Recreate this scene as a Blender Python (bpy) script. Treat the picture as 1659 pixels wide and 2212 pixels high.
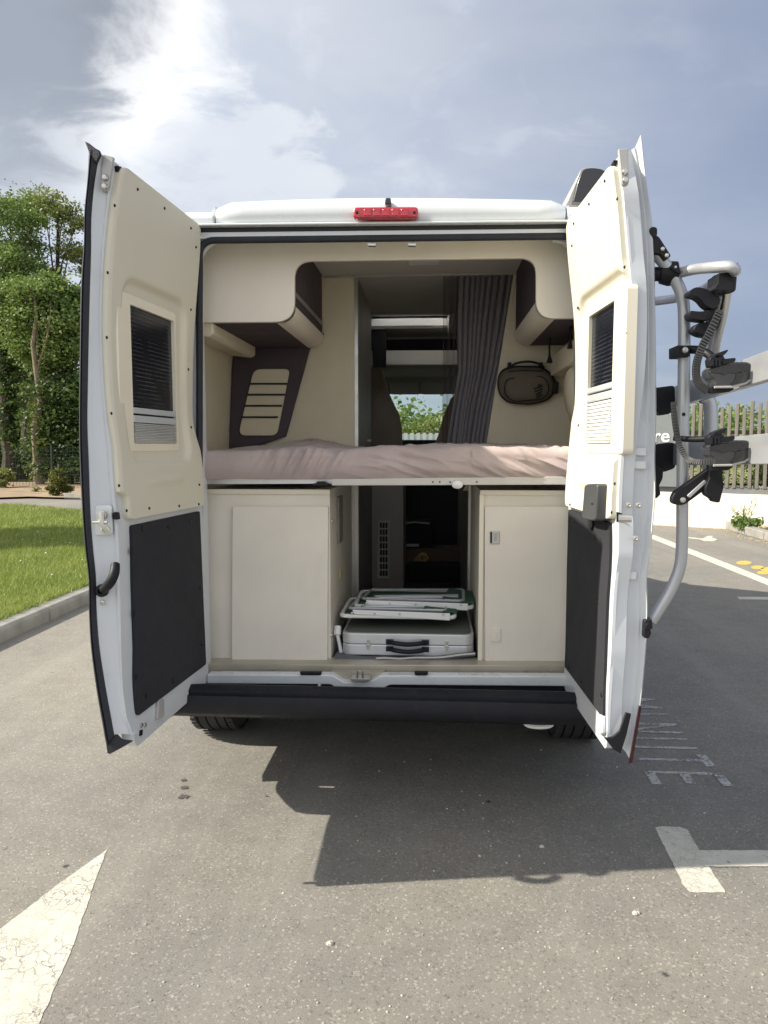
import bpy, bmesh, math, random
import numpy as np
from mathutils import Vector, Matrix, noise
random.seed(7); rng = np.random.default_rng(7)
S = bpy.context.scene
for o in list(bpy.data.objects): bpy.data.objects.remove(o)
C = bpy.data.collections.new('scene'); S.collection.children.link(C)

# ------------------------------------------------------------------ camera
YAW = math.atan(106.5/1597); PITCH = math.radians(5.05); EYE = Vector((0.195, 0, 1.48))
cd = bpy.data.cameras.new('camera'); cam = bpy.data.objects.new('camera', cd); C.objects.link(cam)
cam.location = EYE; cam.rotation_euler = (math.pi/2-PITCH, 0, YAW)
cd.sensor_fit = 'VERTICAL'; cd.sensor_height = 36; cd.lens = 1597/2212*36; cd.clip_start = .05; cd.clip_end = 2000
S.camera = cam
# ------------------------------------------------------------------ sun and sky
SUNDIR = Vector((1.30, .19, -1.0)).normalized()          # direction the light travels
sd = bpy.data.lights.new('sun', 'SUN'); sun = bpy.data.objects.new('sun', sd); C.objects.link(sun)
sd.energy = 3.9; sd.angle = math.radians(.55); sd.color = (1, .93, .80)
sun.rotation_euler = SUNDIR.to_track_quat('-Z', 'Y').to_euler(); sun.location = (-20, -3, 18)
S.view_settings.view_transform = 'Standard'; S.view_settings.look = 'None'
S.view_settings.gamma = 1; S.view_settings.exposure = 1.05; S.view_settings.use_curve_mapping = False

class NT:
    def __init__(s, tree): s.t = tree; s.n = tree.nodes; s.l = tree.links
    def node(s, typ, **kw):
        n = s.n.new(typ)
        for k, v in kw.items():
            if k.startswith('i_'):
                key = k[2:]; key = int(key) if key.isdigit() else key.replace('_', ' ')
                s.put(n.inputs[key], v)
            else: setattr(n, k, v)
        return n
    def put(s, sock, v):
        if isinstance(v, bpy.types.NodeSocket): s.l.new(v, sock)
        elif isinstance(v, bpy.types.Node): s.l.new(v.outputs[0], sock)
        else:
            if hasattr(sock, 'default_value') and isinstance(v, (tuple, list)) and len(v) == 3 and sock.type == 'RGBA': v = (*v, 1)
            sock.default_value = v
    def math(s, op, a, b=0., c=None, clamp=False):
        n = s.n.new('ShaderNodeMath'); n.operation = op; n.use_clamp = clamp
        s.put(n.inputs[0], a); s.put(n.inputs[1], b)
        if c is not None: s.put(n.inputs[2], c)
        return n.outputs[0]
    def ramp(s, v, lo, hi, a=0., b=1.):
        n = s.n.new('ShaderNodeMapRange'); n.interpolation_type = 'SMOOTHSTEP'
        s.put(n.inputs[0], v); n.inputs[1].default_value = lo; n.inputs[2].default_value = hi
        n.inputs[3].default_value = a; n.inputs[4].default_value = b
        return n.outputs[0]
    def mix(s, f, a, b, mode='MIX'):
        n = s.n.new('ShaderNodeMix'); n.data_type = 'RGBA'; n.blend_type = mode
        s.put(n.inputs[0], f); s.put(n.inputs[6], a); s.put(n.inputs[7], b)
        return n.outputs[2]
    def noise(s, vec, scale, detail=4, rough=.55, dist=0.):
        n = s.n.new('ShaderNodeTexNoise'); s.put(n.inputs['Vector'], vec)
        n.inputs['Scale'].default_value = scale; n.inputs['Detail'].default_value = detail
        n.inputs['Roughness'].default_value = rough; n.inputs['Distortion'].default_value = dist
        return n.outputs[0]
    def vor(s, vec, scale, feature='F1', out=0):
        n = s.n.new('ShaderNodeTexVoronoi'); n.feature = feature; s.put(n.inputs['Vector'], vec)
        n.inputs['Scale'].default_value = scale
        return n.outputs[out]
    def dot(s, v, d):
        n = s.n.new('ShaderNodeVectorMath'); n.operation = 'DOT_PRODUCT'; s.put(n.inputs[0], v); n.inputs[1].default_value = d
        return n.outputs['Value']
    def mapping(s, vec, scale=(1, 1, 1), rot=(0, 0, 0), loc=(0, 0, 0)):
        n = s.n.new('ShaderNodeMapping'); s.put(n.inputs[0], vec)
        n.inputs['Scale'].default_value = scale; n.inputs['Rotation'].default_value = rot; n.inputs['Location'].default_value = loc
        return n.outputs[0]

CR = Vector((math.cos(YAW), math.sin(YAW), 0)); CF = Vector((-math.sin(YAW)*math.cos(PITCH), math.cos(YAW)*math.cos(PITCH), -math.sin(PITCH)))
CU = CR.cross(CF)
def ray(px, py): return CF + CR*((px-829.5)/1597) - CU*((py-1106)/1597)
def P(px, py, Y):                       # photograph point -> world point in the plane y = Y
    d = ray(px, py); return EYE + d*((Y-EYE.y)/d.y)
def G(px, py, z=0.):                    # photograph point -> world point at height z
    d = ray(px, py); return EYE + d*((z-EYE.z)/d.z)

w = bpy.data.worlds.new('World'); S.world = w; w.use_nodes = True
t = NT(w.node_tree); bg = t.n['Background']
sky = t.node('ShaderNodeTexSky', sky_type='NISHITA', sun_disc=False)
sky.sun_elevation = math.asin(-SUNDIR.z); sky.sun_rotation = math.atan2(-SUNDIR.x, -SUNDIR.y) 
tc = t.n.new('ShaderNodeTexCoord').outputs['Generated']
sep = t.n.new('ShaderNodeSeparateXYZ'); t.l.new(tc, sep.inputs[0]); dz = sep.outputs[2]
den = t.math('ADD', t.math('MAXIMUM', dz, 0.), .22)      # cloud sheet projected overhead
cx_ = t.n.new('ShaderNodeCombineXYZ'); t.l.new(t.math('DIVIDE', sep.outputs[0], den), cx_.inputs[0]); t.l.new(t.math('DIVIDE', sep.outputs[1], den), cx_.inputs[1]); cv = cx_.outputs[0]
n1 = t.noise(cv, 1.3, 6, .5, .3); n2 = t.noise(t.mapping(cv, (1.0, 1.6, 1), (0, 0, .5), (3.1, 7.7, 0)), 1.6, 9, .57, .4); n3 = t.noise(t.mapping(cv, loc=(11, 2, 0)), 5.5, 7, .6, .5)
# cloud deck: pale on the sun's side (left), violet grey on the right
side = t.ramp(t.math('ADD', sep.outputs[0], t.math('MULTIPLY', n1, .5)), -.02, .72)
deck = t.mix(side, (4.9, 5.1, 5.45), (1.95, 2.3, 3.15))
deck = t.mix(t.ramp(n2, .36, .62), deck, t.mix(side, (4.1, 4.45, 5.1), (1.8, 2.15, 3.05)))
deck = t.mix(t.math('MULTIPLY', t.ramp(n3, .52, .72), t.ramp(side, 0, 1, .30, .03)), deck, (6.4, 6.6, 6.9))
def blob(px, py, lo, hi, nz=.06):
    d = ray(px, py).normalized()
    v = t.math('ADD', t.dot(tc, tuple(d)), t.math('MULTIPLY', t.math('SUBTRACT', n3, .5), nz))
    return t.ramp(v, lo, hi)
deck = t.mix(t.math('MULTIPLY', blob(215, 130, .9865, .9999, .026), 1.0), deck, (8.4, 8.3, 8.1))       # bright gap in the cloud
deck = t.mix(t.math('MULTIPLY', blob(110, 35, .9905, .9992, .022), .95), deck, (1.75, 1.9, 2.2))          # dark cloud before it
deck = t.mix(t.math('MULTIPLY', blob(5, 150, .989, .9995, .022), .9), deck, (2.5, 2.7, 3.05))
deck = t.mix(t.math('MULTIPLY', blob(560, 420, .994, .9988, .03), .8), deck, (5.6, 5.8, 6.0))
deck = t.mix(t.math('MULTIPLY', blob(440, 425, .994, .9988, .03), .7), deck, (5.2, 5.4, 5.8))
low = t.math('MULTIPLY', t.ramp(dz, .36, .2), t.ramp(dz, .12, .22))
deck = t.mix(t.math('MULTIPLY', t.math('MULTIPLY', low, t.ramp(n2, .35, .6)), t.ramp(side, 0, 1, .3, .45)), deck, (3.2, 3.5, 4.2))
deck = t.mix(t.ramp(sep.outputs[1], .15, -.5, 0, .85), deck, t.mix(t.ramp(n2, .35, .6), (10., 9.8, 9.5), (6.6, 6.9, 7.6)))   # bright cloud out of view behind the viewer, added to light the van interior
sunv = t.dot(tc, tuple(-SUNDIR))
deck = t.mix(t.ramp(sunv, .62, .99), deck, (11., 10.4, 9.4))                                          # thin bright cloud round the sun
deck = t.mix(t.ramp(dz, .62, .9, 0, .55), deck, (1.9, 2.3, 3.3))  # unseen zenith darkened so the shadow on the ground falls deeper
deck = t.mix(t.ramp(dz, -.02, -.1), deck, (2.0, 1.95, 1.8))
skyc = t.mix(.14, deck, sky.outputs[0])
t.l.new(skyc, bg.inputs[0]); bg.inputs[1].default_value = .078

# ------------------------------------------------------------------ object helpers
WL = {}
def tag(o, label=None, cat=None, group=None, kind=None):
    if label: o['label'] = label
    if cat: o['category'] = cat
    if group: o['group'] = group
    if kind: o['kind'] = kind
    return o
def thing(name, loc, label=None, cat=None, group=None, kind=None, parent=None):
    o = bpy.data.objects.new(name, None); C.objects.link(o); o.empty_display_size = .1
    l = Vector(loc); WL[o.name] = l
    if parent: o.parent = parent; o.location = l-WL[parent.name]
    else: o.location = l
    return tag(o, label, cat, group, kind)
def finish(name, me, mat, parent=None, smooth=35, bevel=0, seg=2, origin=None):
    n = len(me.vertices); co = np.empty(n*3, dtype=np.float32); me.vertices.foreach_get('co', co); co = co.reshape(-1, 3)
    c = Vector(((co.min(0)+co.max(0))/2).tolist())
    if parent is None: c.z = float(co[:, 2].min())
    if origin is not None: c = Vector(origin)
    co -= np.array(c, dtype=np.float32); me.vertices.foreach_set('co', co.ravel()); me.update()
    for m in (mat if isinstance(mat, (list, tuple)) else [mat]): me.materials.append(m)
    if smooth:
        me.shade_smooth()
        me.set_sharp_from_angle(angle=math.radians(smooth))
    o = bpy.data.objects.new(name, me); C.objects.link(o); WL[o.name] = c
    if parent: o.parent = parent; o.location = c-WL[parent.name]
    else: o.location = c
    if bevel:
        b = o.modifiers.new('bevel', 'BEVEL'); b.width = bevel; b.segments = seg; b.limit_method = 'ANGLE'; b.angle_limit = math.radians(40)
    return o
class MB:
    def __init__(s): s.v = []; s.f = []; s.mi = []
    def add(s, v, f, m=0):
        b = len(s.v); s.v += [tuple(x) for x in v]; s.f += [tuple(b+i for i in q) for q in f]; s.mi += [m]*len(f); return s
    def box(s, x0, x1, y0, y1, z0, z1, m=0):
        return s.add([(x0,y0,z0),(x1,y0,z0),(x1,y1,z0),(x0,y1,z0),(x0,y0,z1),(x1,y0,z1),(x1,y1,z1),(x0,y1,z1)],
              [(0,3,2,1),(4,5,6,7),(0,1,5,4),(1,2,6,5),(2,3,7,6),(3,0,4,7)], m)
    def obox(s, c, sx, sy, sz, ax=(1,0,0), az=(0,0,1), m=0):
        X = Vector(ax).normalized(); Z = Vector(az); Z = (Z-X*Z.dot(X)).normalized(); Y = Z.cross(X); c = Vector(c)
        v = [c+X*(i*sx/2)+Y*(j*sy/2)+Z*(k*sz/2) for k in (-1,1) for i, j in ((-1,-1),(1,-1),(1,1),(-1,1))]
        return s.add(v, [(0,3,2,1),(4,5,6,7),(0,1,5,4),(1,2,6,5),(2,3,7,6),(3,0,4,7)], m)
    def prism(s, pts, off, m=0):        # polygon of 3D points extruded by off
        pts = [Vector(p) for p in pts]; off = Vector(off); n = len(pts)
        nrm = Vector((0,0,0))
        for i in range(n): nrm += pts[i].cross(pts[(i+1) % n])
        if nrm.dot(off) > 0: pts = pts[::-1]
        v = pts+[p+off for p in pts]
        return s.add(v, [tuple(range(n)), tuple(range(2*n-1, n-1, -1))]+[(i, i+n, (i+1) % n+n, (i+1) % n) for i in range(n)], m)
    def tube(s, path, r, n=12, closed=False, cap=True, m=0):
        path = [Vector(p) for p in path]; k = len(path); rs = r if isinstance(r, (list, tuple)) else [r]*k
        T = []
        for i in range(k):
            a = path[(i-1) % k] if (closed or i > 0) else path[i]; b = path[(i+1) % k] if (closed or i < k-1) else path[i]
            T.append((b-a).normalized())
        up = Vector((0,0,1)) if abs(T[0].z) < .9 else Vector((0,1,0))
        N = (up-T[0]*up.dot(T[0])).normalized(); v = []
        for i in range(k):
            N = (N-T[i]*N.dot(T[i])).normalized(); B = T[i].cross(N)
            v += [path[i]+(N*math.cos(q*2*math.pi/n)+B*math.sin(q*2*math.pi/n))*rs[i] for q in range(n)]
        f = []
        for i in range(k if closed else k-1):
            j = (i+1) % k
            f += [(i*n+q, i*n+(q+1) % n, j*n+(q+1) % n, j*n+q) for q in range(n)]
        if cap and not closed: f += [tuple(range(n))[::-1], tuple(range((k-1)*n, k*n))]
        return s.add(v, f, m)
    def lathe(s, c, axis, prof, n=32, m=0, sc=(1, 1)):   # prof: (distance along axis, radius)
        A = Vector(axis).normalized(); up = Vector((0,0,1)) if abs(A.z) < .9 else Vector((1,0,0))
        X = (up-A*up.dot(A)).normalized(); Yv = A.cross(X); c = Vector(c); v = []
        for d, r in prof: v += [c+A*d+(X*math.cos(q*2*math.pi/n)*sc[0]+Yv*math.sin(q*2*math.pi/n)*sc[1])*r for q in range(n)]
        f = []
        for i in range(len(prof)-1): f += [(i*n+q, i*n+(q+1) % n, (i+1)*n+(q+1) % n, (i+1)*n+q) for q in range(n)]
        if prof[0][1] > 1e-4: f.append(tuple(range(n))[::-1])
        if prof[-1][1] > 1e-4: f.append(tuple(range((len(prof)-1)*n, len(prof)*n)))
        return s.add(v, f, m)
    def grid(s, rows, closed=False, m=0):
        nr = len(rows); nc = len(rows[0]); v = [p for r in rows for p in r]; f = []
        for i in range(nr-1):
            for j in range(nc if closed else nc-1):
                k = (j+1) % nc; f.append((i*nc+j, i*nc+k, (i+1)*nc+k, (i+1)*nc+j))
        return s.add(v, f, m)
    def build(s, name, mat, parent=None, **kw):
        me = bpy.data.meshes.new(name); me.from_pydata(s.v, [], s.f)
        if any(s.mi): me.polygons.foreach_set('material_index', s.mi)
        fix = kw.pop('fix', False)
        if fix:
            bm = bmesh.new(); bm.from_mesh(me); bmesh.ops.remove_doubles(bm, verts=bm.verts, dist=1e-5); bmesh.ops.recalc_face_normals(bm, faces=bm.faces); bm.to_mesh(me); bm.free()
        return finish(name, me, mat, parent, **kw)
def quads(name, V, mat, parent=None, per=4, uv=None):     # fast mesh from an (n, per, 3) array
    n = len(V); me = bpy.data.meshes.new(name); me.vertices.add(n*per); me.vertices.foreach_set('co', V.astype(np.float32).ravel())
    me.loops.add(n*per); me.loops.foreach_set('vertex_index', np.arange(n*per, dtype=np.int32))
    me.polygons.add(n); me.polygons.foreach_set('loop_start', np.arange(0, n*per, per, dtype=np.int32)); me.update(calc_edges=True)
    return finish(name, me, mat, parent, smooth=0)
def rpoly(pts, r, n=6):                 # rounded polygon in 2D; r a number or one per corner
    out = []; k = len(pts)
    for i in range(k):
        p = Vector(pts[i][:2]); a = Vector(pts[i-1][:2]); b = Vector(pts[(i+1) % k][:2]); ri = r[i] if isinstance(r, (list, tuple)) else r
        if ri <= 0: out.append(tuple(p)); continue
        da = (a-p); db = (b-p); ri = min(ri, da.length*.49, db.length*.49); s_ = p+da.normalized()*ri; e_ = p+db.normalized()*ri
        for j in range(n+1):
            q = j/n; out.append(tuple((1-q)**2*s_+2*q*(1-q)*p+q*q*e_))
    return out
def bez(pts, n=8):                      # smooth curve through points (Catmull-Rom)
    pts = [Vector(p) for p in pts]; out = []
    for i in range(len(pts)-1):
        p0 = pts[max(i-1, 0)]; p1 = pts[i]; p2 = pts[i+1]; p3 = pts[min(i+2, len(pts)-1)]
        for j in range(n):
            q = j/n; out.append(.5*((2*p1)+(p2-p0)*q+(2*p0-5*p1+4*p2-p3)*q*q+(3*p1-p0-3*p2+p3)*q**3))
    return out+[pts[-1]]
def plate(name, pix, Y, th, mat, parent, r=0, **kw):       # flat plate facing the camera in the plane y = Y
    pix = rpoly(pix, r) if r else pix
    return MB().prism([P(x, y, Y) for x, y in pix], (0, th, 0)).build(name, mat, parent, **kw)

# ------------------------------------------------------------------ materials
def mat(name, col, rough=.5, metal=0., var=.06, vscale=3., bump=0., bscale=60., coat=0., spec=.5, sheen=0., extra=None, dirt=0.):
    m = bpy.data.materials.new(name); m.use_nodes = True; t = NT(m.node_tree); b = t.n['Principled BSDF']
    tc = t.n.new('ShaderNodeTexCoord').outputs['Object']
    n = t.noise(tc, vscale, 5, .6)
    c = t.mix(t.ramp(n, .3, .7), tuple(x*(1-var) for x in col), tuple(min(1, x*(1+var)) for x in col))
    if dirt:
        d = t.noise(t.mapping(tc, (1, 1, .35)), 9, 8, .7)
        c = t.mix(t.ramp(d, .52, .78, 0, dirt), c, (.16, .14, .11))
    if extra: c = extra(t, tc, c)
    t.put(b.inputs['Base Color'], c); b.inputs['Metallic'].default_value = metal
    t.put(b.inputs['Roughness'], t.ramp(t.noise(tc, vscale*4, 4), .3, .7, max(.02, rough-.06), min(1, rough+.08)))
    b.inputs['Coat Weight'].default_value = coat; b.inputs['Coat Roughness'].default_value = .08
    b.inputs['Specular IOR Level'].default_value = spec; b.inputs['Sheen Weight'].default_value = sheen
    if bump:
        bn = t.n.new('ShaderNodeBump'); bn.inputs['Strength'].default_value = bump; bn.inputs['Distance'].default_value = .004
        t.put(bn.inputs['Height'], t.noise(tc, bscale, 3)); t.l.new(bn.outputs[0], b.inputs['Normal'])
    return m
M = {}
M['paint'] = mat('white_paint', (.68, .71, .72), .28, var=.015, coat=.6, dirt=.05)
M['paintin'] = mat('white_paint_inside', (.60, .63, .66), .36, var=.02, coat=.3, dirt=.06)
M['cream'] = mat('cream_door_card', (.66, .625, .51), .55, var=.02, bump=.08, bscale=400)
M['creamf'] = mat('cream_plastic', (.80, .74, .60), .4, var=.02)
M['beige'] = mat('beige_laminate', (.77, .715, .615), .5, var=.03, dirt=.05, bump=.15, bscale=300)
M['beige2'] = mat('beige_cabinet', (.76, .71, .62), .5, var=.04, dirt=.06, bump=.15, bscale=300)
M['wallfab'] = mat('cream_wall_covering', (.70, .64, .49), .85, var=.05, bump=.3, bscale=220)
M['brown'] = mat('aubergine_panel', (.070, .052, .066), .75, var=.1, bump=.3, bscale=250)
M['ceil'] = mat('grey_headliner', (.58, .56, .52), .9, var=.05, bump=.3, bscale=250)
M['darkgrey'] = mat('dark_grey_plastic', (.055, .058, .062), .5, var=.06)
M['greyd'] = mat('dark_grey_laminate', (.24, .23, .215), .5, var=.06)
M['seat'] = mat('taupe_seat_fabric', (.30, .255, .215), .9, var=.08, bump=.5, bscale=160)
M['rubber'] = mat('black_rubber', (.013, .015, .023), .6, var=.1, bump=.4, bscale=300)
M['black'] = mat('black_plastic', (.009, .009, .012), .5, spec=.3, var=.1, bump=.15, bscale=200)
M['gloss'] = mat('glossy_black_plastic', (.008, .008, .011), .25, var=.1, coat=.5)
M['carpet'] = mat('charcoal_felt', (.022, .023, .029), .95, var=.1, bump=.8, bscale=350)
M['bumper'] = mat('charcoal_bumper_plastic', (.014, .015, .021), .6, spec=.3, var=.12, vscale=6, bump=.35, bscale=420, dirt=.10)
M['tyre'] = mat('tyre_rubber', (.03, .03, .031), .85, var=.15, bump=.4, bscale=90, dirt=.3)
M['alu'] = mat('brushed_aluminium', (.62, .62, .61), .38, 1., var=.06, bump=.1, bscale=200)
M['aluw'] = mat('satin_aluminium', (.70, .71, .73), .36, .6, var=.05)
M['silver'] = mat('silver_painted_tube', (.46, .47, .49), .35, .5, var=.05)
M['steel'] = mat('zinc_steel', (.55, .54, .50), .35, .9, var=.1)
M['hinge'] = mat('grey_painted_hinge', (.42, .41, .40), .5, .2, var=.05)
M['red'] = mat('red_lens', (.42, .012, .025), .18, var=.3, vscale=30, coat=.8, bump=.5, bscale=150)
M['maroon'] = mat('dark_red_reflector', (.03, .006, .008), .3, var=.2)
M['fridge'] = mat('grey_brown_laminate', (.36, .33, .30), .5, var=.05)
M['silltrim'] = mat('sill_trim', (.46, .42, .34), .4, .25, var=.12, dirt=.2)
M['bag'] = mat('khaki_bag_cloth', (.14, .12, .088), .9, var=.1, bump=.4, bscale=260)
M['green'] = mat('green_canvas', (.03, .095, .055), .85, var=.15, bump=.4, bscale=300)
M['blind'] = mat('pleated_blind', (.86, .86, .85), .7, var=.03)
M['blindrail'] = mat('blind_rail', (.50, .52, .53), .4, .1, var=.05)
M['amber'] = mat('amber_plastic', (.55, .40, .16), .5, var=.2)
M['mat'] = mat('rubber_floor_mat', (.12, .125, .14), .8, var=.15, bump=.5, bscale=120, dirt=.3)
M['floor'] = mat('van_floor_vinyl', (.06, .055, .05), .5, var=.1)
M['trunkbrown'] = mat('brown_plywood', (.11, .075, .05), .6, var=.15)
M['whiteplastic'] = mat('white_plastic', (.75, .75, .73), .4, var=.03)
def fabric(name, col, col2, wscale=6):
    def ex(t, tc, c):
        return t.mix(t.ramp(t.noise(t.mapping(tc, (1, 1, .5)), wscale, 6, .6), .35, .65), c, tuple(x*.88 for x in col))
    return mat(name, col, .95, var=.04, bump=.25, bscale=500, extra=ex, sheen=.2)
M['sheet'] = fabric('taupe_bed_sheet', (.46, .375, .355), None)
M['curtain'] = fabric('grey_curtain_cloth', (.19, .18, .20), None)
def glassy(name, alpha, tint, rough=.03):
    m = bpy.data.materials.new(name); m.use_nodes = True; t = NT(m.node_tree); t.n.remove(t.n['Principled BSDF'])
    tr = t.node('ShaderNodeBsdfTransparent', i_Color=tint); gl = t.node('ShaderNodeBsdfGlossy', i_Roughness=rough)
    fr = t.node('ShaderNodeFresnel', i_IOR=1.45); mx = t.n.new('ShaderNodeMixShader')
    t.put(mx.inputs[0], t.math('MULTIPLY', fr.outputs[0], alpha)); t.l.new(tr.outputs[0], mx.inputs[1]); t.l.new(gl.outputs[0], mx.inputs[2])
    t.l.new(mx.outputs[0], t.n['Material Output'].inputs[0]); return m
M['glass'] = glassy('clear_glass', 1., (.82, .93, .90))
M['sheer'] = glassy('dark_sheer_cloth', .2, (.62, .60, .63), .6)
def ssee(name, col, tr):                # translucent skylight dome
    m = bpy.data.materials.new(name); m.use_nodes = True; t = NT(m.node_tree); b = t.n['Principled BSDF']
    b.inputs['Base Color'].default_value = (*col, 1); b.inputs['Transmission Weight'].default_value = tr; b.inputs['Roughness'].default_value = .6
    return m
M['dome'] = ssee('opal_rooflight', (.9, .9, .9), .9)
def mesh_screen():                      # insect screen: fine dark grid over dark pane
    m = bpy.data.materials.new('dark_window_screen'); m.use_nodes = True; t = NT(m.node_tree); b = t.n['Principled BSDF']
    tc = t.n.new('ShaderNodeTexCoord').outputs['Object']; sp = t.n.new('ShaderNodeSeparateXYZ'); t.l.new(tc, sp.inputs[0])
    zz = t.math('PINGPONG', t.math('MULTIPLY', sp.outputs[2], 1/.014), .5); yy = t.math('PINGPONG', t.math('MULTIPLY', sp.outputs[1], 1/.02), .5)
    ln = t.math('MAXIMUM', t.ramp(zz, .12, .03), t.math('MULTIPLY', t.ramp(yy, .06, .02), .5))
    c = t.mix(t.math('MULTIPLY', ln, t.ramp(t.noise(tc, 9, 3), .3, .7, .15, .8)), (.006, .007, .012), (.10, .11, .13))
    t.put(b.inputs['Base Color'], c); b.inputs['Roughness'].default_value = .22; return m
M['screen'] = mesh_screen()

def asphalt_color(t, tc):
    f = t.noise(tc, 260, 3, .7); g = t.vor(tc, 150, 'F1', 1); sx = t.n.new('ShaderNodeSeparateColor'); t.l.new(g, sx.inputs[0])
    big = t.noise(tc, .55, 5, .6); mid = t.noise(tc, 6, 5, .65)
    c = t.mix(t.ramp(f, .3, .7), (.166, .159, .144), (.242, .230, .206))
    c = t.mix(t.ramp(sx.outputs[0], .88, .94, 0, .55), c, (.36, .34, .30))
    c = t.mix(t.ramp(sx.outputs[1], .86, .95, 0, .4), c, (.075, .074, .072))
    d = t.vor(tc, 62, 'F1', 1); s2 = t.n.new('ShaderNodeSeparateColor'); t.l.new(d, s2.inputs[0]); dd = t.vor(tc, 62, 'F1', 0)
    c = t.mix(t.math('MULTIPLY', t.ramp(s2.outputs[0], .955, .965), t.ramp(dd, .26, .14)), c, (.44, .41, .35))
    c = t.mix(1., c, t.mix(t.ramp(big, .3, .7), (.86, .88, .90), (1.10, 1.07, 1.02)), 'MULTIPLY')
    c = t.mix(1., c, t.mix(t.ramp(mid, .3, .7), (.93, .93, .93), (1.06, 1.06, 1.06)), 'MULTIPLY')
    st = t.noise(tc, 1.7, 7, .68, .4); c = t.mix(t.ramp(st, .60, .74, 0, .28), c, (.10, .097, .092))
    tr = t.noise(t.mapping(tc, (2.6, .12, 1)), 1.0, 4, .6); c = t.mix(t.ramp(tr, .52, .66, 0, .16), c, (.33, .315, .28))
    sp = t.vor(tc, 3.1, 'F1', 0); c = t.mix(t.math('MULTIPLY', t.ramp(sp, .055, .02), t.ramp(t.noise(tc, 40, 3), .4, .55)), c, (.055, .054, .052))
    return c, f, dd
def ground_mat(name, paint=None, worn=.5, cracks=0.):
    m = bpy.data.materials.new(name); m.use_nodes = True; t = NT(m.node_tree); b = t.n['Principled BSDF']
    g = t.n.new('ShaderNodeNewGeometry'); tc = g.outputs['Position']
    c, f, dd = asphalt_color(t, tc); h = f
    if paint:
        k = t.math('ADD', t.math('MULTIPLY', t.noise(tc, 70, 4, .7), .6), t.math('MULTIPLY', t.noise(tc, 9, 6, .7), .4))
        msk = t.ramp(k, worn-.05, worn+.04, 1, 0) if worn < 1 else None
        pc = t.mix(t.ramp(t.noise(tc, 14, 5), .3, .7), tuple(x*.86 for x in paint), paint)
        pc = t.mix(t.ramp(t.noise(tc, 240, 2), .45, .7, 0, .25), pc, tuple(x*.6 for x in paint))
        if cracks:
            wv = t.node('ShaderNodeVectorMath', operation='ADD'); t.l.new(tc, wv.inputs[0])
            nn = t.n.new('ShaderNodeTexNoise'); t.l.new(tc, nn.inputs[0]); nn.inputs['Scale'].default_value = 22; sc = t.node('ShaderNodeVectorMath', operation='SCALE'); t.l.new(nn.outputs['Color'], sc.inputs[0]); sc.inputs['Scale'].default_value = .05
            t.l.new(sc.outputs[0], wv.inputs[1])
            e1 = t.vor(wv.outputs[0], 24, 'DISTANCE_TO_EDGE'); e2 = t.vor(wv.outputs[0], 60, 'DISTANCE_TO_EDGE')
            cr = t.math('MAXIMUM', t.ramp(e1, .05, .022), t.math('MULTIPLY', t.ramp(e2, .07, .03), t.ramp(t.noise(tc, 5, 4), .45, .62)))
            pc = t.mix(t.math('MULTIPLY', t.math('MULTIPLY', cr, cracks), t.ramp(t.noise(tc, 3.2, 5, .6), .38, .60, .10, 1.)), pc, (.20, .19, .17))
            pc = t.mix(t.ramp(t.noise(tc, 26, 6, .7), .58, .68, 0, .6), pc, (.30, .28, .25))
        c = t.mix(msk, c, pc) if msk is not None else pc
    t.put(b.inputs['Base Color'], c); b.inputs['Roughness'].default_value = .88; b.inputs['Specular IOR Level'].default_value = .35
    bn = t.n.new('ShaderNodeBump'); bn.inputs['Strength'].default_value = .55; bn.inputs['Distance'].default_value = .003
    t.put(bn.inputs['Height'], t.math('ADD', t.math('MULTIPLY', h, 1.), t.math('MULTIPLY', t.noise(tc, 90, 3), .8))); t.l.new(bn.outputs[0], b.inputs['Normal'])
    return m
M['asphalt'] = ground_mat('asphalt')
M['line'] = ground_mat('white_road_paint', (.60, .58, .50), .62, .5)
M['linecrack'] = ground_mat('cracked_road_paint', (.60, .58, .49), .64, .9)
M['linefaint'] = ground_mat('worn_road_paint', (.50, .50, .49), .52)
M['yellow'] = ground_mat('yellow_road_paint', (.58, .43, .10), .60)
M['concrete'] = mat('kerb_concrete', (.26, .25, .225), .9, var=.18, vscale=5, bump=.8, bscale=120, dirt=.4)
M['render'] = mat('cream_wall_render', (.76, .73, .63), .9, var=.06, vscale=1.2, bump=.4, bscale=60, dirt=.12)
def woodex(t, tc, c): return t.mix(t.ramp(t.noise(t.mapping(tc, (14, 14, 1.2)), 3, 6, .7), .35, .7), c, (.20, .18, .155))
M['slat'] = mat('weathered_timber', (.145, .13, .112), .85, var=.15, bump=.4, bscale=60, extra=woodex)
M['rail'] = mat('grey_fence_rail', (.17, .175, .18), .6, var=.08)
M['signgrey'] = mat('grey_sign_paint', (.17, .185, .19), .5, var=.03)
M['white'] = mat('white_letter', (.8, .8, .8), .5, var=.01)
M['soil'] = mat('dry_soil', (.27, .20, .125), .95, var=.3, vscale=1.5, bump=.8, bscale=20)
M['gravel'] = mat('gravel', (.33, .27, .18), .9, var=.4, vscale=30)
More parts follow.
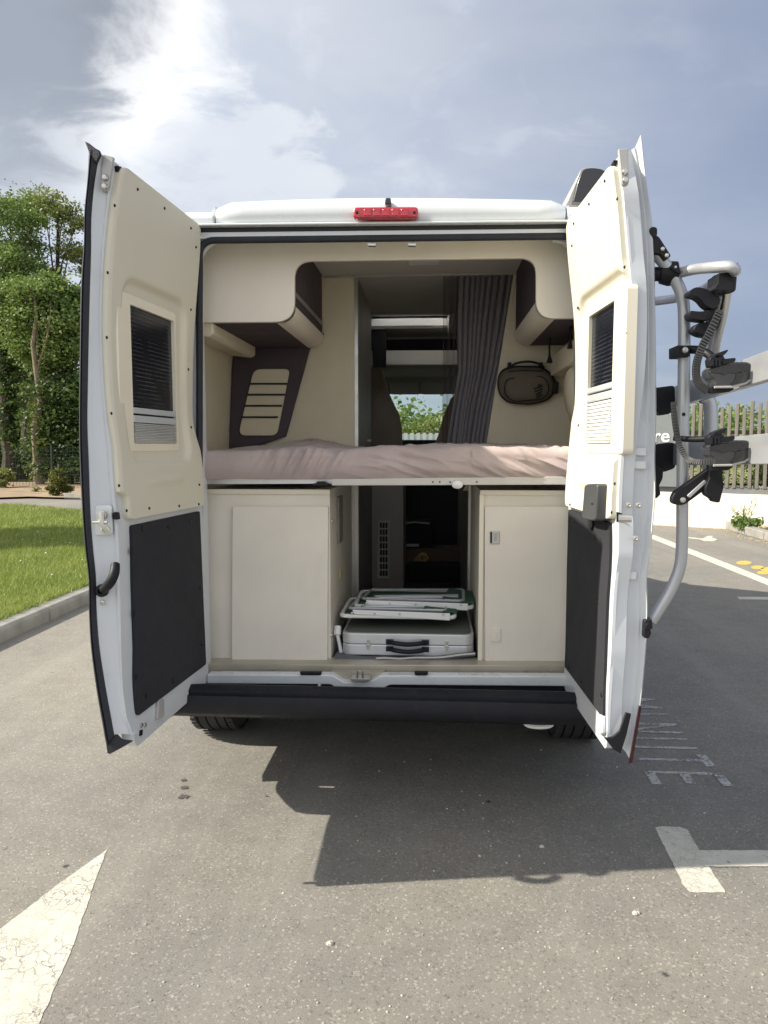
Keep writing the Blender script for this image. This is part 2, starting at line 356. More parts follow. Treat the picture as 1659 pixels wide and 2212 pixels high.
def leafmat(name, c1, c2, c3, sc=.6):
    m = bpy.data.materials.new(name); m.use_nodes = True; t = NT(m.node_tree); b = t.n['Principled BSDF']
    g = t.n.new('ShaderNodeNewGeometry'); n = t.noise(g.outputs['Position'], sc, 4, .6); r = g.outputs['Random Per Island']
    c = t.mix(t.ramp(n, .35, .65), c1, c2); c = t.mix(t.ramp(r, .55, 1., 0, .8), c, c3)
    t.put(b.inputs['Base Color'], c); b.inputs['Roughness'].default_value = .55; b.inputs['Specular IOR Level'].default_value = .35
    tl = t.n.new('ShaderNodeBsdfTranslucent'); t.put(tl.inputs[0], t.mix(.5, c, (.14, .20, .03))); mx = t.n.new('ShaderNodeMixShader'); mx.inputs[0].default_value = .35
    t.l.new(b.outputs[0], mx.inputs[1]); t.l.new(tl.outputs[0], mx.inputs[2]); t.l.new(mx.outputs[0], t.n['Material Output'].inputs[0]); return m
M['leafA'] = leafmat('broad_leaves', (.17, .25, .07), (.13, .20, .06), (.30, .37, .12))
M['leafB'] = leafmat('pale_young_leaves', (.26, .29, .09), (.20, .24, .065), (.34, .34, .13))
M['leafC'] = leafmat('dark_ivy_leaves', (.062, .105, .035), (.048, .085, .03), (.11, .16, .05))
M['leafY'] = leafmat('golden_conifer_leaves', (.13, .13, .03), (.09, .10, .025), (.18, .17, .05), 3)
M['grass'] = leafmat('grass_blades', (.30, .36, .085), (.22, .29, .065), (.44, .45, .17), 1.2)
def lawnex(t, tc, c): return t.mix(t.ramp(t.noise(tc, 1.5, 6, .7), .35, .7), c, (.19, .20, .06))
M['lawn'] = mat('lawn_turf', (.18, .23, .05), .95, var=.3, vscale=8, bump=.8, bscale=30, extra=lawnex)
M['barkpale'] = mat('pale_bark', (.20, .16, .11), .95, var=.3, vscale=5, bump=1., bscale=15)
M['bark'] = mat('tree_bark', (.07, .057, .042), .95, var=.3, vscale=6, bump=1., bscale=18)
M['farwhite'] = mat('far_white_cladding', (.62, .62, .60), .6, var=.05)
M['petal'] = mat('daisy_petals', (.8, .8, .76), .6, var=.02)
M['wire'] = mat('dark_green_wire', (.02, .035, .028), .6, var=.05)

# ================================================================== SETTING
def sheet(name, poly, z, m, kind='structure', **kw):
    return tag(MB().add([(p[0], p[1], z) for p in poly], [tuple(range(len(poly)))]).build(name, m, smooth=0, **kw), kind=kind)
sheet('ground', [(-500, -300), (500, -300), (500, 700), (-500, 700)], 0, M['asphalt'])
KX = -3.06
lawn_far = [G(180, 1118, .12), G(100, 1109, .12), G(0, 1101, .12)]
sheet('lawn', [(KX-.10, -4), (KX-.10, 12.6)] + [(KX-.6, 13.9), (lawn_far[0].x+2, lawn_far[0].y-.2)] + [(p.x, p.y) for p in lawn_far] + [(-40, 19.5), (-40, -4)], .12, M['lawn'])
sheet('soil_bed', [(-6, 20.5), (-9.2, 20.9), G(170, 1080)[:2], G(60, 1077)[:2], G(0, 1079)[:2], (-34, 20.6), (-60, 22), (-60, 30), (-2, 30)], .06, M['soil'])
sheet('meadow', [(-120, 29), (60, 29), (200, 320), (-300, 320)], .09, M['lawn'])
# kerb stones beside the lawn
kerb = thing('kerb', (KX, 5, 0), kind='structure'); y = -1.0; k0 = None
while y < 12.4:
    b = MB().prism([(KX, y+.006, -.05), (KX+.004, y+.006, .095), (KX-.02, y+.006, .12), (KX-.14, y+.006, .127), (KX-.14, y+.006, -.05)], (0, .985, 0))
    o = b.build('kerb_stone', M['concrete'], kerb, smooth=0, bevel=.008); o.rotation_euler = (random.uniform(-.003, .003), 0, random.uniform(-.004, .004)); y += 1.0
far_kerb = thing('bed_kerb', (-12, 21, 0), kind='structure')
pts = [Vector((-9.2, 20.85, 0)), Vector(G(190, 1080)), Vector(G(142, 1078))]
for a_, b_ in zip(pts[:-1], pts[1:]):
    n_ = max(1, int((b_-a_).length)); d_ = (b_-a_)/n_
    for i in range(n_): MB().obox(a_+d_*(i+.5)+Vector((0, 0, .08)), d_.length-.015, .14, .18, ax=d_).build('kerb_stone', M['concrete'], far_kerb, smooth=0, bevel=.01)

# grass blades, nearer ones only
def blades(n, x0, x1, y0, y1, h, z, hw):
    x = rng.uniform(x0, x1, n); y = rng.uniform(y0, y1, n); hh = h*rng.uniform(.4, 1.2, n); a = rng.uniform(0, math.tau, n); l = rng.normal(0, .5, (n, 2))*hh[:, None]
    V = np.zeros((n, 3, 3)); dx = np.cos(a)*hw; dy = np.sin(a)*hw
    V[:, 0] = np.c_[x-dx, y-dy, np.full(n, z)]; V[:, 1] = np.c_[x+dx, y+dy, np.full(n, z)]; V[:, 2] = np.c_[x+l[:, 0], y+l[:, 1], z+hh]
    return V
V = np.concatenate([blades(90000, -6.8, KX-.13, 4.6, 9.5, .055, .12, .005), blades(90000, -11, KX-.13, 9.5, 16.6, .07, .12, .008), blades(7000, KX-.24, KX-.11, 4.6, 12, .06, .12, .004)])
inside = (V[:, 0, 1] < 12.6+(-V[:, 0, 0]+KX)*.62)
tag(quads('grass', V[inside], M['grass'], per=3), kind='stuff')
n = 300; x = rng.uniform(-10, -3.6, n); y = rng.uniform(6.5, 16, n); keep = rng.random(n) < .4+.6*(np.sin(x*2.1)+np.sin(y*1.7+x) > .3); x = x[keep]; y = y[keep]
b = MB()
for xi, yi in zip(x, y): b.lathe((xi, yi, .165+random.uniform(0, .02)), (random.uniform(-.4, .4), random.uniform(-.6, .2), 1), [(0, .002), (.003, .009), (.005, .005), (.006, .001)], n=6)
tag(b.build('daisies', M['petal'], smooth=0), kind='stuff')

# ---- trees
def leafcloud(blobs, n, size, clump=.32, aniso=.8, hollow=.55):
    w_ = np.array([b[1]**2 for b in blobs]); w_ = w_/w_.sum(); out = []
    for (c, r), wi in zip(blobs, w_):
        k = int(n*wi); nc = max(6, int(26*r*r)); d = rng.normal(size=(nc, 3)); d /= np.linalg.norm(d, axis=1)[:, None]
        cc = np.array(c)+d*r*rng.uniform(hollow, 1.05, nc)[:, None]*np.array([1, 1, aniso])
        idx = rng.integers(0, nc, k); cs = clump*rng.uniform(.6, 1.5, nc)
        out.append(cc[idx]+rng.normal(size=(k, 3))*(cs[idx][:, None])*np.array([1, 1, .55]))
    p = np.concatenate(out); k = len(p); u = rng.normal(size=(k, 3)); u[:, 2] *= .5; u /= np.linalg.norm(u, axis=1)[:, None]
    q = rng.normal(size=(k, 3)); v = np.cross(u, q); v /= np.linalg.norm(v, axis=1)[:, None]; s = size*rng.uniform(.55, 1.25, k)[:, None]
    V = np.stack([p-u*s*.6, p-v*s*.42-u*s*.05, p+u*s*.6+np.array([0, 0, -.15])*s, p+v*s*.42-u*s*.05], 1); return V
def limbs(base, top, r0, targets, m, parent, name='trunk'):
    b = MB(); base = Vector(base); top = Vector(top); path = [base.lerp(top, i/7)+Vector((noise.noise(Vector((i*.7, base.x, 1)))*.25, noise.noise(Vector((i*.7, base.y, 5)))*.25, 0))*(i > 0) for i in range(8)]
    b.tube(path, [r0*(1.25 if i == 0 else 1)*(1-.75*i/7) for i in range(8)], 10)
    for q, tg in enumerate(targets):
        tg = Vector(tg); hgt = min(max((tg.z-base.z)/(top.z-base.z)*.62, .15), .92); st = base.lerp(top, hgt); fi = hgt*7; i0 = int(fi); st = path[i0].lerp(path[min(i0+1, 7)], fi-i0)
        rr = r0*(1-.75*hgt)*.55; mid = st.lerp(tg, .5)+Vector((random.uniform(-.3, .3), random.uniform(-.3, .3), random.uniform(-.2, .4))); pth = bez([st, mid, tg], 4)
        b.tube(pth, [rr*(1-.85*i/(len(pth)-1)) for i in range(len(pth))], 6)
        for s_ in range(4):
            a_ = pth[random.randint(3, len(pth)-2)]; e_ = a_+Vector((random.uniform(-1, 1), random.uniform(-1, 1), random.uniform(.1, 1)))*1.1
            b.tube(bez([a_, a_.lerp(e_, .5)+Vector((0, 0, .12)), e_], 3), [rr*.3, rr*.26, rr*.22, rr*.18, rr*.14, rr*.1, rr*.05], 5)
    return b.build(name, m, parent)
def tree(base, top, r0, blobs, n, size, leaf, label, name='tree', group='trees behind the lawn', clump=.32, hollow=.55):
    th = thing(name, base, label, 'tree', group)
    limbs(base, top, r0, [c for c, r in blobs], M['bark'], th)
    quads('crown', leafcloud(blobs, n, size, clump, hollow=hollow), M[leaf], th); return th
def at(px, py, D): return tuple(P(px, py, D))
random.seed(3)
T1 = G(38, 1040); T1 = (T1.x, 31, 0)
tree(T1, at(60, 480, 31), .30, [(at(20, 470, 31), 1.3), (at(-30, 560, 31.5), 1.9), (at(20, 600, 30.5), 1.5), (at(-60, 700, 31), 2.2), (at(50, 540, 31.5), .8), (at(10, 740, 32), 1.7), (at(-140, 620, 31), 2.8), (at(60, 830, 32), 1.5)], 62000, .115, 'leafA', 'tall leafy tree with dark leaning trunk behind the lawn', clump=.34)
T2 = (P(120, 1040, 32.5).x, 32.5, 0)
tree(T2, at(125, 450, 32.5), .20, [(at(95, 440, 32.5), .95), (at(135, 465, 32.5), .9), (at(60, 450, 33), .9), (at(170, 480, 32.5), .7), (at(150, 540, 32.5), .8), (at(195, 560, 33), .9), (at(110, 590, 33), .7), (at(190, 640, 33), .6), (at(30, 440, 33), .8)], 12000, .10, 'leafB', 'pale sparse young-leaved tree with bare branches showing', clump=.17, hollow=.3)
T3 = (P(150, 1040, 28).x, 28, 0)
tree(T3, at(120, 640, 28), .16, [(at(95, 640, 28), 1.05), (at(60, 680, 28), .95), (at(130, 710, 28), 1.1), (at(30, 640, 28.3), .7), (at(160, 660, 28.3), .7), (at(105, 760, 28), .9), (at(175, 740, 28), .7), (at(60, 750, 28.4), .6), (at(140, 800, 28.4), .6)], 52000, .115, 'leafA', 'bright green maple in front of the taller trees', clump=.26)
T4 = (P(84, 1040, 27).x, 27, 0)
th = thing('tree', T4, 'ivy-clad pole-like trunk left of the small conifer', 'tree', 'trees behind the lawn')
limbs(T4, at(75, 620, 27), .17, [at(60, 640, 27), at(110, 650, 27)], M['barkpale'], th)
quads('ivy', leafcloud([(at(86, y_, 27), .2) for y_ in range(880, 1040, 18)], 3200, .08, .08), M['leafB'], th)
T5 = (P(20, 1040, 29).x, 29, 0)
th = thing('tree', T5, 'dark curved trunk half wrapped in ivy at the left edge', 'tree', 'trees behind the lawn')
limbs(T5, at(-5, 640, 29), .27, [at(-20, 600, 29), at(30, 680, 29)], M['bark'], th); quads('ivy', leafcloud([(at(14, y_, 29), .3) for y_ in range(700, 960, 20)], 7000, .11, .12), M['leafC'], th)
V = leafcloud([(at(x_, y_, 35+(x_ % 3)), 1.25) for x_ in range(-80, 420, 44) for y_ in (860, 915, 975)]+[(at(x_, y_, 27.6), .75) for x_ in range(112, 330, 34) for y_ in (850, 900, 950, 1000)]+[(at(x_, 985, 30), .8) for x_ in (-60, -20, 62)], 150000, .13, .30)
tag(quads('undergrowth', V, M['leafC']), kind='stuff')
V = leafcloud([((x_, 60+6*math.sin(x_), 2.2), 3.2) for x_ in range(-46, 60, 4)]+[((x_, 62, 4.5), 2.4) for x_ in range(-46, -20, 5)], 42000, .38, .6)
tag(quads('far_woodland', V, M['leafA']), kind='stuff')
# tree whose shade lies across the lawn, left of the frame
tree((-14.6, 8.7, 0), (-14.4, 8.7, 7.5), .2, [((-14.3, 8.5, 5.2), 1.25), ((-14.2, 9.0, 6.4), 1.1), ((-14.6, 8.4, 4.0), 1.0), ((-14, 9.2, 5.0), .9)], 42000, .2, 'leafA', 'small dense tree out on the lawn, left of the view', clump=.22)
# shrubs in the bed
def shrub(base, h, r, n, leaf, label, size=.05, cat='shrub'):
    th = thing('shrub', base, label, cat); x, y, z = base
    quads('foliage', leafcloud([((x, y, z+h*.3), r), ((x, y, z+h*.62), r*.72), ((x+.03, y, z+h*.86), r*.4)], n, size, .07), M[leaf], th)
    b = MB()
    for q in range(5): b.tube([(x, y, z), (x+random.uniform(-r, r)*.5, y+random.uniform(-r, r)*.4, z+h*.7)], [.02, .008], 5)
    b.build('stem', M['bark'], th, smooth=60)
b0 = P(127, 1073, 20.9); shrub((b0.x, 20.9, .06), .78, .27, 6500, 'leafY', 'rounded golden-green conifer in the soil bed')
b0 = P(78, 1068, 22.5); shrub((b0.x, 22.5, .06), .16, .12, 400, 'leafY', 'low yellow-flowering tuft in the soil bed', .03)
b0 = P(10, 1040, 25); shrub((b0.x, 25, .06), .6, .5, 3000, 'leafB', 'low pale bush under the trees at the left edge', .08)
# wire mesh fence in front of the trees
wf = thing('wire_fence', (P(120, 1040, 26).x, 26, 0), 'dark green wire mesh fence in front of the ivy trunks', 'fence')
xs = [P(px, 1000, 26).x for px in (-150, -20, 112, 180, 240)]
for x_ in xs: MB().box(x_-.03, x_+.03, 25.97, 26.03, 0, 1.55).build('post', M['wire'], wf, smooth=0)
b = MB(); xx = xs[0]
while xx < xs[-1]: b.box(xx-.004, xx+.004, 25.99, 26., .1, 1.45); xx += .12
for k in range(12): b.box(xs[0], xs[-1], 25.985, 25.993, .12+k*.12, .128+k*.12)
b.build('wire_mesh', M['wire'], wf, smooth=0)['kind'] = 'stuff'

# ---- through the windscreen: bushes and a pale fence
th = thing('shrub', (.2, 30, 0), 'loose bush beyond the windscreen of the van', 'shrub')
quads('foliage', leafcloud([((-1.6+i*.8, 30+random.uniform(-1, 1), 1.2+random.uniform(0, .8)), .85) for i in range(7)]+[((1.0, 30, 2.6), .4), ((1.5, 30, 3.4), .3), ((-1.3, 30, 2.7), .25)], 15000, .12, .25), M['leafB'], th)
b = MB()
for i in range(7): b.tube([(-1.6+i*.8, 30, 0), (-1.5+i*.8, 30, 2.4)], [.05, .02], 5)
b.build('stem', M['bark'], th)
pf = thing('pale_fence', (-1, 24, 0), 'pale ribbed fence seen through the windscreen', 'fence')
MB().box(-5, 4, 24.03, 24.06, .1, 1.88).build('backing', M['farwhite'], pf, smooth=0)
bm_ = None
for i in range(44):
    if bm_ is None: bm_ = MB().box(-4.96, -4.84, 23.99, 24.028, .1, 1.92).build('paling', M['farwhite'], pf, smooth=0)
    else: o = bm_.copy(); C.objects.link(o); o.parent = pf; o.location.x += .2*i

# ---- right: rendered wall, timber fence, sign
W1 = Vector((4.357, 14.18, 0)); WD = Vector((1.07, -.56, 0)).normalized(); WN = Vector((-WD.y, WD.x, 0))      # WN points away from the camera
def wl(s, off=0, z=0): return W1+WD*s+WN*off+Vector((0, 0, z))
gw = thing('garden_wall', W1, 'low cream rendered wall under the timber fence', 'wall')
MB().prism([wl(-2.6), wl(9), wl(9, .2), wl(-2.6, .2)], (0, 0, .64)).build('wall', M['render'], gw, smooth=0, bevel=.01)
tf = thing('timber_fence', wl(0, .1, .64), 'fence of upright weathered timber slats on the wall', 'fence')
MB().prism([wl(-2.55, .04, .645), wl(9, .04, .645), wl(9, .16, .645), wl(-2.55, .16, .645)], (0, 0, .09)).build('rail', M['rail'], tf, smooth=0, bevel=.005)
MB().prism([wl(-2.55, .115, 1.70), wl(9, .115, 1.70), wl(9, .15, 1.70), wl(-2.55, .15, 1.70)], (0, 0, .07)).build('rail', M['slat'], tf, smooth=0)
random.seed(5); s_ = -2.5; meshes = []
for hgt in (1.42, 1.46, 1.50, 1.54): meshes.append(hgt)
first = {}
while s_ < 6.5:
    hgt = random.choice(meshes)
    if hgt not in first:
        o = MB().obox(wl(0, .07, .74+hgt/2), .056, .09, hgt, ax=WD).build('slat', M['slat'], tf, smooth=0, bevel=.003, seg=1); first[hgt] = (o, o.location.copy())
    else: o = first[hgt][0].copy(); C.objects.link(o); o.parent = tf
    o.location = first[hgt][1]+WD*s_; o.rotation_euler = (0, random.uniform(-.006, .006), random.uniform(-.02, .02)); s_ += .120
sg = thing('sign_board', wl(-.4, -.08, .66), 'grey sign board ending in white letters "re" on the fence', 'sign')
MB().prism([wl(-1.9, -.06, .74), wl(.42, -.06, .74), wl(.42, -.02, .74), wl(-1.9, -.02, .74)], (0, 0, 1.33)).build('board', M['signgrey'], sg, smooth=0, bevel=.004)
cu = bpy.data.curves.new('sign_letters', 'FONT'); cu.body = 're'; cu.size = .34; cu.extrude = .004; cu.offset = .004
to = bpy.data.objects.new('tmp', cu); C.objects.link(to); bpy.context.view_layer.update()
me = bpy.data.meshes.new_from_object(to.evaluated_get(bpy.context.evaluated_depsgraph_get())); bpy.data.objects.remove(to)
Rm = Matrix((( WD.x, 0, -WN.x, 0), (WD.y, 0, -WN.y, 0), (0, 1, 0, 0), (0, 0, 0, 1))); me.transform(Rm); me.transform(Matrix.Translation(wl(-.055, -.066, 1.57)))
finish('letters', me, M['white'], sg, smooth=0)
V = leafcloud([(tuple(wl(.6+i*.9, 1.4, .95+(i % 3)*.12)), .62) for i in range(9)]+[(tuple(wl(1.9, 1.3, 1.45)), .35)], 46000, .032, .16)
hd = thing('hedge', wl(3, 1.4), 'green hedge behind the timber fence slats', 'hedge'); quads('foliage', V, M['leafC'], hd)
b = MB()
for i in range(9): b.tube([wl(.6+i*.9, 1.4, 0), wl(.7+i*.9, 1.4, 1.3)], [.04, .01], 5)
b.build('stem', M['bark'], hd)

# planter kerb, gravel and weed at the foot of the wall
K1 = G(1566, 1144); K2 = G(1668, 1174); K3 = K2+(K2-K1)*1.5; pk = thing('planter_kerb', K1, kind='structure')
d_ = (K3-K1).normalized(); L_ = (K3-K1).length; nn = Vector((-d_.y, d_.x, 0)); nn = nn if nn.x > 0 or nn.y > 0 else -nn
for i in range(3):
    a_ = K1+d_*(L_*i/3+.008); e_ = K1+d_*(L_*(i+1)/3-.008)
    MB().prism([a_, e_, e_+nn*.16, a_+nn*.16], (0, 0, .15)).build('kerb_stone', M['concrete'], pk, smooth=0, bevel=.02)
gq = [K1+nn*.17, K3+nn*.17, wl(6.5, -.01), wl((K1-W1).dot(WD)+.25, -.01)]
sheet('gravel_bed', [(p.x, p.y) for p in gq], .09, M['gravel'])
b = MB(); random.seed(9)
for i in range(900):
    u, v = random.random(), random.random(); p = (gq[0].lerp(gq[1], u)).lerp(gq[3].lerp(gq[2], u), v); r = random.uniform(.008, .024)
    b.lathe((p.x, p.y, .092), (random.uniform(-.3, .3), random.uniform(-.3, .3), 1), [(-r*.3, r*.6), (r*.2, r), (r*.6, r*.5), (r*.7, .001)], n=5)
tag(b.build('gravel', M['gravel'], smooth=0), kind='stuff')
b = MB()
for i in range(620):                                    # grit washed along the kerb and the wall
    s_ = random.random(); p = K1.lerp(K3, s_)-nn*abs(random.gauss(0, .16)) if i % 2 else wl(random.uniform(-.2, 1.3), -abs(random.gauss(0, .08))); r = random.uniform(.005, .016)
    b.lathe((p.x, p.y, .001), (0, 0, 1), [(0, r), (r*.6, r*.6), (r*.8, .001)], n=5)
tag(b.build('loose_grit', M['gravel'], smooth=0), kind='stuff')
wp = P(1608, 1128, 12.9); wd = thing('weed', (wp.x, 12.9, .09), 'scraggly green weed growing in the gravel by the wall', 'plant')
quads('leaves', leafcloud([((wp.x+.06, 12.9, .2), .17), ((wp.x-.1, 12.9, .17), .13)], 900, .055, .05), M['leafA'], wd)
b = MB()
for i in range(9):
    a_ = random.uniform(-.8, .8); p = Vector((wp.x, 12.9, .1)); e_ = p+Vector((math.sin(a_)*.32, random.uniform(-.1, .1), random.uniform(.25, .52))); m_ = p.lerp(e_, .5)+Vector((math.sin(a_)*.04, 0, .05))
    b.tube(bez([p, m_, e_], 3), .005, 4)
    for k in range(4): q = m_.lerp(e_, k/3); b.tube([q, q+Vector((random.uniform(-.08, .08), 0, random.uniform(.02, .09)))], .004, 4)
b.build('stem', M['leafB'], wd)

# ---- painted markings
def mark(name, pix, m, z=.0015, label=None, parent=None, cat='marking'):
    q = [G(x, y, 0) for x, y in pix]
    if sum(q[i].x*q[(i+1) % len(q)].y-q[(i+1) % len(q)].x*q[i].y for i in range(len(q))) < 0: q = q[::-1]
    fine = []
    for i in range(len(q)):
        a_, c_ = q[i], q[(i+1) % len(q)]; k_ = max(1, min(60, int((c_-a_).length/.02))); nn_ = Vector((-(c_-a_).y, (c_-a_).x, 0)).normalized()
        fine += [a_.lerp(c_, j/k_)+nn_*(.0035*noise.noise(a_.lerp(c_, j/k_)*31)+.003*noise.noise(a_.lerp(c_, j/k_)*90))*(j > 0) for j in range(k_)]
    q = fine
    o = MB().add([(p.x, p.y, z) for p in q], [tuple(range(len(q)))]).build(name, M[m], parent, smooth=0)
    if parent is None: o.location.z = z; tag(o, label, cat, kind='structure')
    return o
mark('road_arrow_head', [(232, 1835), (205, 1905), (160, 2040), (85, 2212), (40, 2330), (-220, 2330), (-120, 2110), (0, 2008), (120, 1915)], 'linecrack', label='large cracked white arrowhead painted on the asphalt, bottom left')
mark('bay_line', [(1415, 1788), (1430, 1785.5), (1468, 1786.5), (1485, 1793), (1518, 1851), (1567, 1926), (1566, 1929), (1490, 1928), (1478, 1915), (1422, 1804)], 'line', label='short thick white bay stroke crossing the end of the bay line')
mark('bay_line', [(1503, 1838), (1700, 1838), (1700, 1873), (1500, 1873)], 'line', .003, label='white bay line running off the right edge of the picture')
mark('bay_line', [(1405, 1155), (1416, 1157), (1500, 1189), (1720, 1275), (1720, 1289), (1493, 1198), (1405, 1163)], 'line', label='long thin diagonal white line below the timber fence')
mark('bay_line', [(1592, 1289.5), (1720, 1290), (1720, 1296), (1598, 1295)], 'line', label='thin white line at the right edge, in the van shadow')
mark('road_arrow', [(1482, 1159.5), (1518, 1163.5), (1528, 1158), (1541, 1157.5), (1537, 1161), (1550, 1165), (1541, 1169.5), (1520, 1168.5), (1512, 1165.5), (1480, 1162)], 'line', label='small white arrow painted beyond the bike rack')
for x_, y_, rx in ((1607, 1216, 17), (1637, 1226, 15), (1660, 1230, 17), (1650, 1237, 15)):
    mark('yellow_dot', [(x_+rx*math.cos(a*math.tau/14), y_+rx*.27*math.sin(a*math.tau/14)) for a in range(14)], 'yellow', .0015+.0008*((x_//10) % 3), label='%s yellow oval painted on the asphalt' % {1607: 'leftmost', 1637: 'second', 1660: 'rightmost', 1650: 'lowest'}[x_])
wr = thing('painted_word', G(1470, 1610), 'faded white stencilled word MINUTE on the asphalt beside the open door', 'marking', kind='structure')
# letters: written along -Y (towards the camera), upright along +X;  (u along the word, v up the letter)
GL = {'M': [((0, 0), (0, 1)), ((0, 1), (.5, .35)), ((.5, .35), (1, 1)), ((1, 1), (1, 0))], 'I': [((.5, 0), (.5, 1))], 'N': [((0, 0), (0, 1)), ((0, 1), (1, 0)), ((1, 0), (1, 1))],
      'U': [((0, 1), (0, 0)), ((0, 0), (1, 0)), ((1, 0), (1, 1))], 'T': [((.5, 0), (.5, 1)), ((0, 1), (1, 1))], 'E': [((0, 0), (0, 1)), ((0, 0), (1, 0)), ((0, .5), (.85, .5)), ((0, 1), (1, 1))]}
e0 = G(1402, 1668); yb = e0.y; x0 = e0.x; lh = G(1547, 1669).x-x0
for i, ch in enumerate('MINUTE'):
    top_y = yb+(5-i)*.20; lw_ = {'I': .10, 'M': .15}.get(ch, .115); b = MB()
    for k, ((u0, v0), (u1, v1)) in enumerate(GL[ch]):
        a_ = Vector((x0+v0*lh, top_y-u0*lw_, 0)); c_ = Vector((x0+v1*lh, top_y-u1*lw_, 0)); d_ = (c_-a_).normalized(); n_ = Vector((-d_.y, d_.x, 0))*(.0125 if abs(d_.x) > .7 else .022); z_ = Vector((0, 0, .0015+k*.0004))
        b.add([a_-n_-d_*.01+z_, c_-n_+d_*.01+z_, c_+n_+d_*.01+z_, a_+n_-d_*.01+z_], [(0, 1, 2, 3)])
    b.f = [f if (Vector(b.v[f[1]])-Vector(b.v[f[0]])).cross(Vector(b.v[f[2]])-Vector(b.v[f[1]])).z > 0 else f[::-1] for f in b.f]
    b.build('letter', M['linefaint'], wr, smooth=0)
for x_, y_, r in ((397, 1686, 8), (398, 1702, 10), (396, 1722, 13)):
    p = G(x_, y_); 
    tag(MB().add([(p.x+r*.0017*math.cos(a)*(1+.9*noise.noise(Vector((a*1.7, r, 0)))), p.y+r*.0017*.9*math.sin(a)*(1+.9*noise.noise(Vector((a*1.7, r, 5)))), .003) for a in [k*math.tau/16 for k in range(16)]], [tuple(range(16))]).build('oil_spot', mat('damp_oil_stain', (.075, .072, .068), .8), smooth=0), 'small dark damp spot on the asphalt, %s of three in a row' % {8: 'topmost', 10: 'middle', 13: 'lowest'}[r], 'stain', kind='structure')
b = MB(); random.seed(11)
for (x_, y_, r) in [(1372, 1974, .010), (1378, 1973, .008), (1170, 1830, .010), (1036, 1850, .006), (712, 2040, .011), (716, 2037, .008), (1522, 1757, .006)]+[(random.uniform(0, 1659), random.uniform(1420, 2200), random.uniform(.002, .0045)) for _ in range(260)]:
    p = G(x_, y_); b.lathe((p.x, p.y, 0), (random.uniform(-.2, .2), random.uniform(-.2, .2), 1), [(0, r), (r*.5, r*.9), (r*.9, r*.4), (r, .0005)], n=6, sc=(1, random.uniform(.6, 1)))
tag(b.build('pebbles', mat('pale_pebble', (.42, .39, .33), .9, var=.4, vscale=3), smooth=0), kind='stuff')

# ================================================================== THE VAN
van = thing('camper_van', (0, 3.0, 0), 'white camper van with both rear doors wide open, seen from behind', 'camper van')
def mir(p): return [(-x, z) for x, z in p]
prof = [(.97, .33), (.985, .45), (1.015, .75), (1.02, 1.1), (1.005, 1.5), (.97, 1.95), (.925, 2.25), (.885, 2.38), (.845, 2.43), (.80, 2.442), (.745, 2.442), (.715, 2.462), (.5, 2.475), (.25, 2.481), (0, 2.483)]
def section(Y, sx=1., top=2.483, nose=0):
    full = [(x*sx, z if z < 1.2 else 1.2+(z-1.2)*(top-1.2)/(2.483-1.2)) for x, z in prof]
    full = full+[(-x, z) for x, z in full[-2::-1]]
    return [(x, Y, z) for x, z in full]
SY = [3.06, 3.12, 3.4, 4.2, 5.2]
b = MB(); b.grid([section(Y, .985 if Y == 3.06 else 1, {3.06: 2.395, 3.12: 2.43}.get(Y, 2.483)) for Y in SY])
# between y 5.2 and 5.95 the roof is open for the rooflight: only the sides and roof edges run through
sec = lambda Y, sx=1., top=2.483: section(Y, sx, top)
def part_rows(Ys, i0, i1, fs): return [sec(Y, *f)[i0:i1] for Y, f in zip(Ys, fs)]
one = (1., 2.483)
b.grid(part_rows([5.2, 5.9], 0, 13, [one, one])); b.grid(part_rows([5.2, 5.9], 16, 29, [one, one]))
b.grid([sec(Y, *f) for Y, f in zip([5.9, 6.4], [one, one])])
b.grid([sec(6.4)[0:5], sec(7.9, .97)[0:5], sec(8.75, .93)[0:5], sec(9.0, .72)[0:5]][:2]); b.grid([sec(6.4)[24:29], sec(7.9, .97)[24:29]])
b.grid([sec(6.4, 1, 2.483)[6:23], sec(6.9, .98, 2.44)[6:23], sec(7.15, .94, 2.30)[6:23]])
for s_ in (-1, 1):                       # pillars, bonnet sides
    b.prism([(s_*.985, 6.4, 1.4), (s_*.985, 6.5, 1.4), (s_*.93, 6.5, 2.25), (s_*.93, 6.4, 2.25)], (-s_*.05, 0, 0))
    b.tube([(s_*.89, 7.1, 2.24), (s_*.93, 7.95, 1.30)], .05, 8)
b.grid([[(x, Y, z) for x in (-wx, -wx*.5, 0, wx*.5, wx)] for Y, z, wx in ((7.95, 1.30, .95), (8.4, 1.22, .92), (8.8, 1.05, .88), (8.98, .85, .82), (9.0, .4, .8))])
b.grid([[(s*wx, Y, z) for z in (.4, .8, zt)] for s, Y, zt, wx in ((-1, 7.9, 1.35, .99), (-1, 8.5, 1.2, .93), (-1, 9.0, .82, .82))]); b.grid([[(s*wx, Y, z) for z in (.4, .8, zt)] for s, Y, zt, wx in ((1, 7.9, 1.35, .99), (1, 8.5, 1.2, .93), (1, 9.0, .82, .82))])
body = b.build('body_shell', M['paint'], van, smooth=40)
sol = body.modifiers.new('thickness', 'SOLIDIFY'); sol.thickness = .025; sol.offset = -1
MB().add([(-.86, 7.12, 2.22), (.86, 7.12, 2.22), (.90, 7.93, 1.32), (-.90, 7.93, 1.32)], [(0, 1, 2, 3)]).build('windscreen', M['glass'], van, smooth=0)
for s_ in (-1, 1): MB().add([(s_*.97, 6.52, 1.42), (s_*.93, 6.52, 2.2), (s_*.90, 7.05, 2.2), (s_*.95, 7.85, 1.40)], [(0, 1, 2, 3)]).build('side_window', M['glass'], van, smooth=0)
MB().box(-.66, .66, 3.15, 8.7, .34, .46).build('underbody', M['black'], van, smooth=0)

